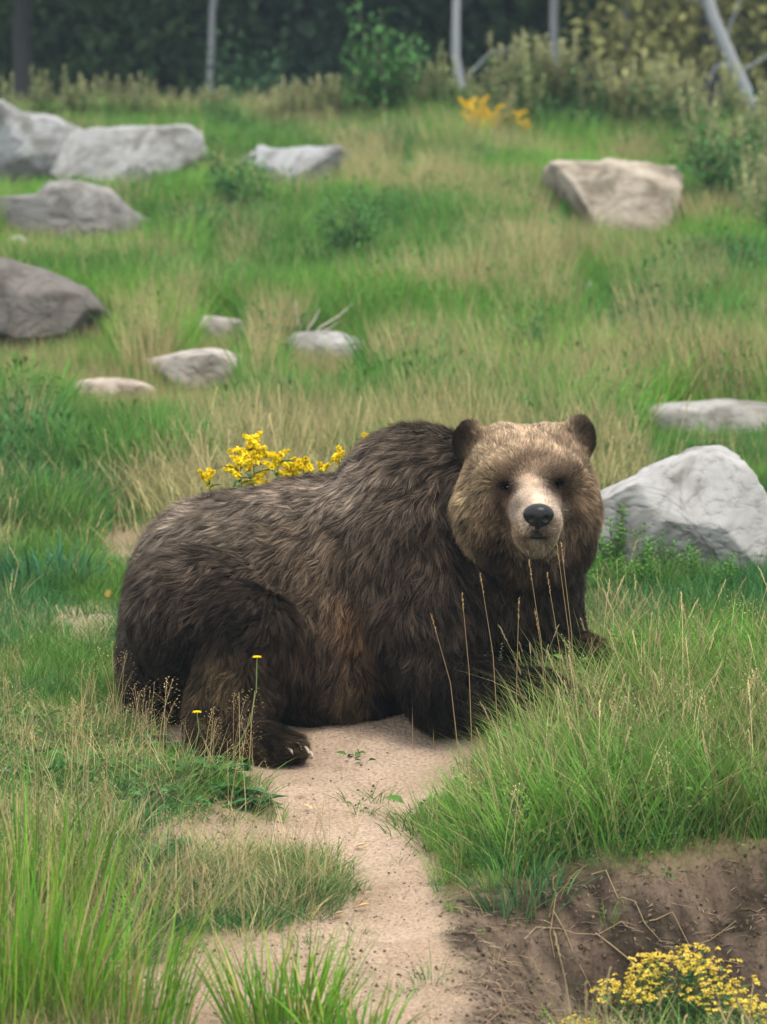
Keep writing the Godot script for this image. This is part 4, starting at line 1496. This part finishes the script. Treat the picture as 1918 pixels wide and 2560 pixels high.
func plants() -> void:
	var lime := Color(0.15, 0.29, 0.03)
	clump("grass_clump", ground_at(20, 1010) + Vector3(-0.05, 0, 0.25), 760, 0.62, 0.28, 0.0042, 0.18, lime, "tall bright green grass clump filling the lower left corner", 201, 0.3, 0.12)
	clump("grass_clump", ground_at(110, 1015) + Vector3(0, 0, 0.15), 420, 0.42, 0.2, 0.0042, 0.25, lime, "bright grass clump right beside the corner one, slightly lower", 202, 0.35, 0.1)
	clump("grass_clump", ground_at(30, 905), 300, 0.42, 0.20, 0.005, 0.2, Color(0.11, 0.23, 0.03), "green grass clump behind the lower left corner clump", 203, 0.35, 0.2)
	clump("grass_clump", ground_at(285, 1022) + Vector3(0, 0, 0.12), 240, 0.34, 0.13, 0.006, 0.35, lime, "bright green grass clump at the bottom edge on the sandy path", 204, 0.4, 0.12)
	clump("grass_clump", ground_at(352, 1022) + Vector3(0, 0, 0.2), 110, 0.26, 0.10, 0.006, 0.4, lime, "thinner grass clump at bottom edge, right of the other on the path", 205, 0.5, 0.1)
	clump("grass_clump", ground_at(50, 590), 170, 0.26, 0.20, 0.011, 0.3, Color(0.06, 0.16, 0.075), "broad-bladed blue-green grass clump at left above bare patch", 206, 0.9, 0.06)
	clump("grass_clump", ground_at(520, 905), 160, 0.20, 0.12, 0.004, 0.4, Color(0.08, 0.17, 0.06), "small grass clump hanging over the broken earth edge", 207, 0.8, 0.1)
	clump("grass_clump", ground_at(250, 915), 300, 0.10, 0.22, 0.003, 0.5, Color(0.06, 0.13, 0.05), "low mat of fine dark grass at the path's left bend", 208, 0.8, 0.25)
	clump("grass_clump", ground_at(305, 890), 260, 0.09, 0.16, 0.003, 0.5, Color(0.08, 0.13, 0.045), "low half-dry grass mat jutting into the path", 209, 0.8, 0.45)
	clump("grass_clump", ground_at(358, 932), 40, 0.035, 0.035, 0.003, 0.6, Color(0.07, 0.16, 0.05), "tiny green tuft alone on the sand", 210, 0.8, 0.0)
	clump("grass_clump", ground_at(362, 815), 30, 0.06, 0.04, 0.003, 0.8, Color(0.08, 0.16, 0.05), "sparse little tuft on the sand beside mound edge", 211, 0.8, 0.1)
	# goldenrod behind the bear's back
	var gz := -1.45
	var rods := [
		[252, 440, 5, 0.085, "tallest goldenrod behind the bear's back"],
		[240, 460, 4, 0.075, "goldenrod left of and below the tallest one"],
		[277, 452, 3, 0.07, "narrow upright goldenrod right of the tallest one"],
		[290, 466, 5, 0.075, "bushy goldenrod low over the bear's back"],
		[303, 459, 3, 0.055, "goldenrod at the right end of the yellow bunch"],
		[209, 475, 3, 0.055, "lone goldenrod left of the yellow bunch"],
		[339, 452, 2, 0.06, "small arching goldenrod between bunch and hump"],
		[320, 464, 2, 0.04, "smallest goldenrod just right of the yellow bunch"],
		[376, 440, 3, 0.06, "goldenrod peeping out at the bear's hump"],
		[256, 472, 3, 0.06, "goldenrod head lowest on the bear's back line"],
	]
	var k := 0
	for g in rods:
		goldenrod(at(g[0], g[1], gz + 0.05 * (k % 3)), 0.7, g[2], g[3], g[4], 300 + k)
		k += 1
	# far yellow patch
	for q in [[472, 118], [490, 116], [504, 126], [484, 130]]:
		var p := ground_at(q[0], 162)
		goldenrod(at(q[0], q[1] - 12, p.z), 0.62, 18, 0.14, "far golden yellow goldenrod below the slim pale trunk, %s of its patch" % ["leftmost", "second", "rightmost", "lowest"][k % 4], 320 + k, Color(0.75, 0.50, 0.02), 0.07)
		k += 1
	# leafy weeds by the white boulder
	var lw := leafy(ground_at(612, 590), 0.34, Color(0.09, 0.22, 0.04), 401)
	lw.set_meta("label", "leafy green weed between bear and white boulder, tallest")
	lw.set_meta("group", "leafy weeds right of the bear")
	var spots := [[585, 592, 0.9], [640, 598, 0.85], [668, 600, 0.8], [695, 606, 0.75], [600, 610, 0.85], [725, 612, 0.7], [582, 622, 0.7], [628, 618, 0.75], [655, 616, 0.75]]
	var words := ["leafy weed close to the bear's right cheek side", "leafy weed in front of the white boulder's left foot", "leafy weed before the white boulder's middle", "low leafy weed before the white boulder, farther right", "leafy weed just in front of the tallest one", "rightmost low leafy weed before the white boulder", "leafy weed touching the bear's far foreleg", "leafy weed near the foreleg in front row", "front row leafy weed farthest from the foreleg"]
	for j in spots.size():
		copy(lw, ground_at(spots[j][0], spots[j][1]), j * 1.3, spots[j][2], words[j])
	# tall feathery weeds along the top of the slope
	var tw := [tall_weed(ground_at(640, 150), 0.75, Color(0.09, 0.17, 0.06), Color(0.34, 0.36, 0.17), 411), tall_weed(ground_at(700, 165), 0.65, Color(0.11, 0.20, 0.07), Color(0.36, 0.36, 0.19), 412)]
	for w in 2:
		tw[w].set_meta("group", "tall feathery weeds along the top of the slope")
		tw[w].set_meta("label", ["tall feathery weed above the tan boulder's left part", "tall feathery weed above the tan boulder's right end"][w])
	var stand := [[532, 160, 1.15, "pale feathery weed beside the far yellow goldenrod"], [560, 150, 1.25, "tall tan plumed weed right of the far yellow goldenrod"], [600, 150, 0.95, "feathery weed directly above the tan boulder's top"], [668, 170, 1.2, "tallest feathery weed above the tan boulder's right end"], [735, 160, 1.1, "feathery weed under the leaning dead tree"], [755, 190, 1.0, "feathery weed at the right edge below the dead tree"], [725, 205, 0.9, "feathery weed low at the right, above the leafy shrub"], [505, 150, 0.9, "feathery weed under the slim pale trunk"], [75, 112, 0.85, "feathery weed sticking up at the top left"], [60, 116, 0.6, "smaller weed left of the top left feathery one"], [430, 115, 1.0, "weed between shrub and slim pale trunk"], [215, 112, 0.7, "weed before the short pale trunk"], [270, 112, 0.55, "tan weed between short pale trunk and shrub"]]
	for j in stand.size():
		copy(tw[j % 2], ground_at(stand[j][0], stand[j][1]), j * 1.7, stand[j][2], stand[j][3])
	var all := Acc.new()
	for child in tw[1].get_children():
		var arr: Array = (child as MeshInstance3D).mesh.surface_get_arrays(0)
		var s0 := all.v.size()
		all.v.append_array(arr[Mesh.ARRAY_VERTEX])
		all.c.append_array(arr[Mesh.ARRAY_COLOR])
		for q in arr[Mesh.ARRAY_INDEX]: all.i.append(s0 + q)
	var wb := PackedFloat32Array()
	for j in 230:
		var px := r(500, 860) if j < 105 else r(300, 500) if j < 140 else r(-80, 340)
		var py := r(118, 175 + maxf(0.0, px - 640.0) * 0.7) if j < 105 else r(108, 122)
		if px > 525 and px < 700 and py > 150: py -= 45
		var s := r(0.5, 1.3) if j < 105 else r(0.3, 0.95)
		var q := r(0.8, 1.3)
		put(wb, Basis(Vector3.UP, r(0, TAU)).scaled(Vector3(s, s, s)), ground_at(px, py), Color(q, q, q))
	tag(many("feathery_weeds", all.mesh(M.leaf), wb, self), "mass of pale feathery weeds along the top of the slope", "", "", "stuff")
	# shrub at the top middle
	var shrub := thing("shrub", ground_at(388, 105), "green leafy shrub standing at the top middle before the forest", "shrub")
	var st := Acc.new()
	var lf := Acc.new()
	for j in 16:
		var an := r(0, TAU)
		var out := Vector3(cos(an), 0, sin(an)) * r(0.1, 0.5)
		var l := r(0.5, 1.1)
		var tip := Vector3(0, l, 0) + out * l
		st.tube([Vector3.ZERO, tip * 0.5, tip], [0.008, 0.005, 0.002], 5, Color(0.12, 0.11, 0.07))
		for m in 70:
			var t := r(0.15, 1.0)
			var d := Vector3(rng.randfn(), rng.randfn() + 0.3, rng.randfn()).normalized()
			var s := r(0.7, 1.3)
			lf.leaf(tip * t + d * 0.06, d, Vector3.UP, 0.075, 0.03, Color(0.07 * s, 0.17 * s, 0.05 * s))
	part("stems", st.mesh(M.bark), shrub)
	part("leaves", lf.mesh(M.leaf), shrub).set_meta("kind", "stuff")
	copy(shrub, ground_at(350, 100), 2.0, 0.6, "smaller green shrub left of the top middle one")
	copy(shrub, ground_at(590, 140), 1.0, 0.55, "dark green shrub above the tan boulder")
	copy(shrub, ground_at(720, 235), 4.0, 0.75, "green leafy shrub right beside the tan boulder")
	copy(shrub, ground_at(225, 165), 3.0, 0.55, "small dark shrub between the long boulder and the lone one")
	copy(shrub, ground_at(235, 245), 5.0, 0.62, "dark green shrub below the lone grey boulder")
	copy(shrub, ground_at(350, 285), 0.5, 0.52, "dark teal weedy shrub in the middle of the slope")
	copy(shrub, ground_at(530, 385), 2.5, 0.35, "bright green low shrub in mid meadow right of centre")
	# yellow flowering bush, bottom right
	var foot := ground_at(670, 1022) + Vector3(0, -0.07, 0.36)
	var bush := thing("flower_bush", foot, "bush of small mustard yellow flowers in the lower right corner", "wildflower")
	st = Acc.new()
	lf = Acc.new()
	for j in 60:
		var an := r(0, TAU)
		var rad := sqrt(rng.randf())
		var tip := Vector3(cos(an) * 0.21 * rad, 0.31 - 0.13 * rad * rad + r(-0.03, 0.03), sin(an) * 0.16 * rad)
		st.tube([Vector3(tip.x * 0.3, 0, tip.z * 0.3), tip * 0.6, tip], [0.002, 0.0018, 0.001], 4, Color(0.10, 0.14, 0.04))
		for m in 26:
			var t := r(0.2, 0.97)
			var b := r(0, TAU)
			var s := r(0.8, 1.3)
			lf.leaf(tip * t, Vector3(cos(b), r(0.1, 0.8), sin(b)).normalized(), Vector3.UP, 0.03, 0.008, Color(0.06 * s, 0.13 * s, 0.045 * s))
		var fl := Acc.new()
		for m in 8:
			var p := tip + Vector3(rng.randfn() * 0.019, r(-0.016, 0.014), rng.randfn() * 0.019)
			for q in 6:
				var b := TAU * q / 6.0 + m
				var s := r(0.8, 1.15)
				fl.leaf(p, Vector3(cos(b), r(-0.3, 1.0), sin(b)).normalized(), Vector3(rng.randfn(), 1.0, rng.randfn()).normalized(), 0.009, 0.006, Color(0.62 * s, 0.47 * s, 0.07 * s))
		part("flower_head", fl.mesh(M.petal), bush).set_meta("kind", "stuff")
	part("stems", st.mesh(M.leaf), bush)
	part("leaves", lf.mesh(M.leaf), bush).set_meta("kind", "stuff")
	copy(bush, ground_at(575, 1022) + Vector3(0, -0.12, 0.25), 1.7, 0.55, "small sprig of yellow flowers left of the corner bush")

func small_things() -> void:
	# rosettes of broad leaves at the path's edge
	var spots := [[258, 812, 0.075, "dark green leaf rosette at the tip of verge over the path"], [240, 800, 0.07, "leaf rosette just left of the tip one"], [222, 780, 0.06, "leaf rosette midway up the verge edge"], [205, 768, 0.055, "leaf rosette nearest the bear's hind foot"], [160, 800, 0.05, "leaf rosette farther back on the left verge"], [125, 842, 0.05, "small leaf rosette among dead litter"], [185, 850, 0.045, "small flat leaf rosette in the bare litter"], [60, 740, 0.055, "leaf rosette left in the dry tangle"], [110, 735, 0.05, "leaf rosette under tan stalks at left"], [150, 745, 0.05, "leaf rosette below the small yellow flower"]]
	for s in spots:
		var o := thing("leaf_rosette", ground_at(s[0], s[1]), s[3], "plant", "leaf rosettes on the left verge")
		for k in 13:
			var a := Acc.new()
			var an := r(0, TAU)
			var q := r(0.75, 1.25)
			a.leaf(Vector3(0, 0.006, 0), Vector3(cos(an), r(0.15, 0.9), sin(an)).normalized(), Vector3.UP, s[2] * r(0.9, 1.6), s[2] * 0.55, Color(0.045 * q, 0.14 * q, 0.05 * q), 0.35)
			part("leaf", a.mesh(M.leaf), o)
	# single seed stalks in front of the dark fur
	var stalk_spots := [[557, 545, 575, 690], [561, 543, 577, 690], [529, 561, 548, 690], [547, 573, 566, 690], [480, 573, 500, 690], [462, 594, 473, 692], [431, 614, 461, 692], [519, 599, 516, 690], [535, 611, 550, 690], [428, 661, 434, 703], [411, 678, 413, 708]]
	var words := ["tan stalk crossing the bear's jaw, left of a pair", "tan stalk crossing the bear's jaw, right of a pair", "dark thin stalk before the bear's throat", "thin stalk before the far foreleg", "tall thin stalk before the bear's chest", "stalk before the chest, left of the tall one", "slanting stalk before the near shoulder", "upright golden seed spike before the chest", "short golden spike right of the upright one", "short stalk on the sand's edge by the elbow", "shortest leftmost stalk on the sand below the elbow"]
	for k in stalk_spots.size():
		var s: Array = stalk_spots[k]
		var z := 0.55 if k < 9 else 0.28
		var foot := at(s[2], s[3] + 8, z)
		foot.y = height(foot.x, foot.z)
		var tip := at(s[0], s[1], z) - foot
		var o := thing("grass_stalk", foot, words[k], "grass stalk", "seed stalks in front of the bear")
		var a := Acc.new()
		var m := tip * 0.55 + Vector3(tip.x * -0.2, 0.01, 0)
		a.tube([Vector3.ZERO, m * 0.5, m, tip], [0.0013, 0.0012, 0.0009, 0.0006], 4, Color(0.30, 0.21, 0.10))
		part("stem", a.mesh(M.dry), o)
		var hd := Acc.new()
		var dn := (tip - m).normalized()
		for j in 22:
			var b := r(0, TAU)
			hd.leaf(tip - dn * r(0.0, 0.06), (Vector3(cos(b), 0.3, sin(b)) * 0.4 + dn).normalized(), Vector3(sin(b), 0, cos(b)), 0.008, 0.0026, Color(0.38, 0.25, 0.11) * r(0.7, 1.2))
		part("seed_head", hd.mesh(M.dry), o)
	# a pale budding weed and bleached twigs
	var weed := tall_weed(ground_at(497, 706), 0.9, Color(0.16, 0.24, 0.12), Color(0.42, 0.46, 0.26), 433)
	weed.scale = Vector3.ONE * 0.2
	weed.set_meta("label", "small pale budding weed standing before the bear's chest")
	var tw := thing("dead_branch", ground_at(300, 352), "bleached bare branching twig standing in mid slope grass", "branch")
	for q in [[-0.02, 0.26, 0.02], [0.10, 0.22, 0.0], [0.20, 0.16, 0.03], [-0.09, 0.20, -0.02], [0.26, 0.24, 0.0]]:
		var a := Acc.new()
		var e := Vector3(q[0], q[1], q[2])
		a.tube([Vector3.ZERO, e * 0.4 + Vector3(0, 0.03, 0), e * 0.75, e], [0.007, 0.006, 0.005, 0.002], 5, Color(0.45, 0.40, 0.33))
		a.smooth()
		part("twig", a.mesh(M.bark), tw)
	# two yellow hawkweed flowers by the hind leg
	for q in [[257, 658, 228, 766, 0.50, "small yellow flower on a long bent stem before the hind leg"], [197, 713, 190, 770, 0.5, "small yellow flower on a short stem left of the hind leg"]]:
		var foot := at(q[2], q[3], q[4])
		foot.y = height(foot.x, foot.z)
		var tip := at(q[0], q[1], q[4]) - foot
		var o := thing("hawkweed", foot, q[5], "wildflower", "yellow flowers by the hind leg")
		var a := Acc.new()
		var m := Vector3(tip.x * 0.75, tip.y * 0.45, 0.0)
		a.tube([Vector3.ZERO, m * 0.5 + Vector3(-0.008, 0, 0), m, m.lerp(tip, 0.5) + Vector3(0.008, 0, 0), tip], [0.0022, 0.002, 0.0018, 0.0017, 0.0016], 5, Color(0.14, 0.20, 0.07))
		part("stem", a.mesh(M.leaf), o)
		var f := Acc.new()
		for j in 18:
			var b := TAU * j / 18.0
			f.leaf(tip, Vector3(cos(b), 0.35 + 0.3 * (j % 2), sin(b)).normalized(), Vector3.UP, 0.015, 0.005, Color(0.85, 0.62, 0.01))
		part("flower_head", f.mesh(M.petal), o)
	# white flowers in the far grass
	for grp in [[[462, 306, "white blossoms second from left in mid slope, above bear's hump"], [470, 311, "white blossoms third in the mid slope bunch"], [480, 305, "rightmost white blossoms of the mid slope bunch"], [457, 316, "lowest white blossoms of the mid slope bunch"]], [[562, 336, "upper left blossoms of the row above the bear's head"], [572, 344, "second blossoms in the row above the bear's head"], [590, 342, "white blossoms high in the row above the bear's right ear"], [600, 352, "pinkish blossoms fourth in the row above the bear's ear"], [606, 360, "lowest right blossoms of the row above the bear's ear"]], [[622, 112, "larger white bloom at the top right among weeds"], [636, 116, "white bloom right beside the larger one, top right"], [660, 128, "faint white bloom lower right among the weeds"]], [[5, 772, "white bloom at the left edge of the verge"], [143, 762, "tiny white bloom on the verge below tan stalks"]]]:
		for q in grp:
			var p := ground_at(q[0], q[1] + (22 if q[1] < 700 else 8))
			var tip := at(q[0], q[1], p.z)
			var o := thing("white_flower", p, q[2], "wildflower", "white wildflowers in the grass")
			var a := Acc.new()
			var top := tip - p
			a.tube([Vector3.ZERO, top * 0.5, top], [0.002, 0.002, 0.0015], 4, Color(0.12, 0.16, 0.06))
			part("stem", a.mesh(M.leaf), o)
			var f := Acc.new()
			var size := 0.035 if q[1] < 700 else 0.012
			for j in 30:
				var d := Vector3(rng.randfn(), absf(rng.randfn()) * 0.5, rng.randfn()).normalized()
				f.leaf(top + d * size * r(0.0, 1.0), d, Vector3.UP, size * 0.5, size * 0.3, Color(0.72, 0.66, 0.64))
			part("flower_head", f.mesh(M.petal), o)
	# fallen leaves
	var leaf_spots := [[113, 600, 1], [120, 568, 1], [95, 565, 1], [112, 535, 1], [183, 486, 0.8], [320, 812, 0.6], [361, 850, 0.7], [362, 911, 0.8], [340, 918, 0.6], [205, 808, 0.5]]
	var where := ["orange fallen leaf on bare ground left of the rump", "orange fallen leaf on the worn path behind the bear", "brown leaf on the worn path, left one", "pale leaf farthest back on the worn path", "orange leaf in the grass at the bear's back", "curled tan leaf on the sand below the mound", "pale curled leaf mid path by grass edge", "tan leaf low on the path, right one", "tan leaf low on the path, left one", "tiny brown leaf by the leaf rosettes"]
	for k in leaf_spots.size():
		var s: Array = leaf_spots[k]
		var a := Acc.new()
		var an := r(0, TAU)
		a.leaf(Vector3(-0.02, 0.008, 0), Vector3(cos(an), 0.1, 0.4 * sin(an)).normalized(), Vector3.UP, 0.055 * s[2], 0.03 * s[2], Color(0.55, 0.25, 0.06) if k < 5 else Color(0.55, 0.38, 0.20), -0.2)
		var o := part(numbered("fallen_leaf"), a.mesh(M.dry), self)
		o.position = ground_at(s[0], s[1])
		tag(o, where[k], "leaf", "fallen leaves")
	# crumbs of earth and bits of litter on the sand
	var c := Acc.new()
	for k in 8:
		var d := Vector3(rng.randfn(), rng.randfn(), rng.randfn()).normalized()
		var e := d.cross(Vector3.UP).normalized()
		c.tri(d, e, d.cross(e), grey(r(0.8, 1.2)))
		c.tri(-e, d, -d.cross(e), grey(r(0.8, 1.2)))
	var crumb := c.mesh(M.crumb)
	var sl := Acc.new()
	sl.ribbon([Vector3(-0.5, 0, 0), Vector3(0, 0.06, 0.05), Vector3(0.5, 0.02, 0)], [0.012, 0.026, 0.008], Vector3(0, 0.2, 1).normalized(), [grey(1), grey(1), grey(1)])
	var sliver := sl.mesh(M.dry)
	var cb := PackedFloat32Array()
	var sb := PackedFloat32Array()
	for k in 60000:
		var x := r(-1.1, 1.2)
		var z := r(-0.2, 2.7)
		var p := Vector3(x, height(x, z), z)
		var b := bare(p)
		var much := b.x * (0.12 + 0.5 * smoothstep(0.9, 2.2, z)) * clampf(0.5 + 1.2 * medium.get_noise_2d(x * 0.9, z * 0.9 + 70.0), 0, 1) + b.y * 0.55 + b.z * 0.3
		if rng.randf() > much: continue
		if rng.randf() < 0.5:
			var s := 0.0014 + 0.0045 * pow(rng.randf(), 4.0) + 0.006 * b.y * pow(rng.randf(), 3.0)
			var q := r(0.6, 1.3)
			put(cb, Basis.from_euler(Vector3(r(0, 6), r(0, 6), r(0, 6))).scaled(Vector3(s, s, s)), p, Color(0.14 * q, 0.10 * q, 0.07 * q))
		else:
			var s := r(0.012, 0.045) * (1.0 + 0.6 * b.y)
			var q := r(0.4, 1.2)
			put(sb, Basis(Vector3.UP, r(0, TAU)).scaled(Vector3(s, s, s)), p + Vector3(0, 0.003, 0), Color(0.25 * q, 0.185 * q, 0.115 * q))
	tag(many("soil_crumbs", crumb, cb, self), "dark crumbs of soil on the sand and bank", "", "", "stuff")
	tag(many("straw_litter", sliver, sb, self), "bits of straw litter on sand and earth bank", "", "", "stuff")
	# dry stems lying over the broken bank
	var stems := [[560, 870, 552, 965], [595, 872, 660, 945], [520, 935, 640, 925], [545, 915, 590, 1000], [600, 940, 690, 1010], [500, 990, 545, 1060], [640, 930, 740, 925], [480, 1040, 545, 985]]
	var sw := ["dry stem hanging straight down over the bank", "dry stem slanting right down from the grass edge", "long dry stem lying across the bank", "dry stem bending down mid bank", "dry stem slanting to the yellow bush", "brown twig low on the bank, left", "dry stem lying at the bank's dark hollow", "reddish brown twig at the bottom edge"]
	for k in stems.size():
		var s: Array = stems[k]
		var p0 := ground_at(s[0], s[1])
		var p1 := ground_at(s[2], s[3])
		var a := Acc.new()
		var pts := []
		for j in 7:
			var t := j / 6.0
			var p := p0.lerp(p1, t)
			p.x += r(-0.012, 0.012)
			p.z += r(-0.02, 0.02)
			p.y = height(p.x, p.z) + 0.006 + 0.02 * sin(t * PI) * rng.randf()
			pts.append(p - p0)
		a.tube(pts, [0.0019, 0.0018, 0.0017, 0.0015, 0.0013, 0.0011, 0.0007], 5, Color(0.30, 0.22, 0.12) if k < 5 or k == 6 else Color(0.22, 0.12, 0.08))
		a.smooth()
		var o := part(numbered("dry_stem"), a.mesh(M.dry), self)
		o.position = p0
		tag(o, sw[k], "twig", "dry stems on the bank")
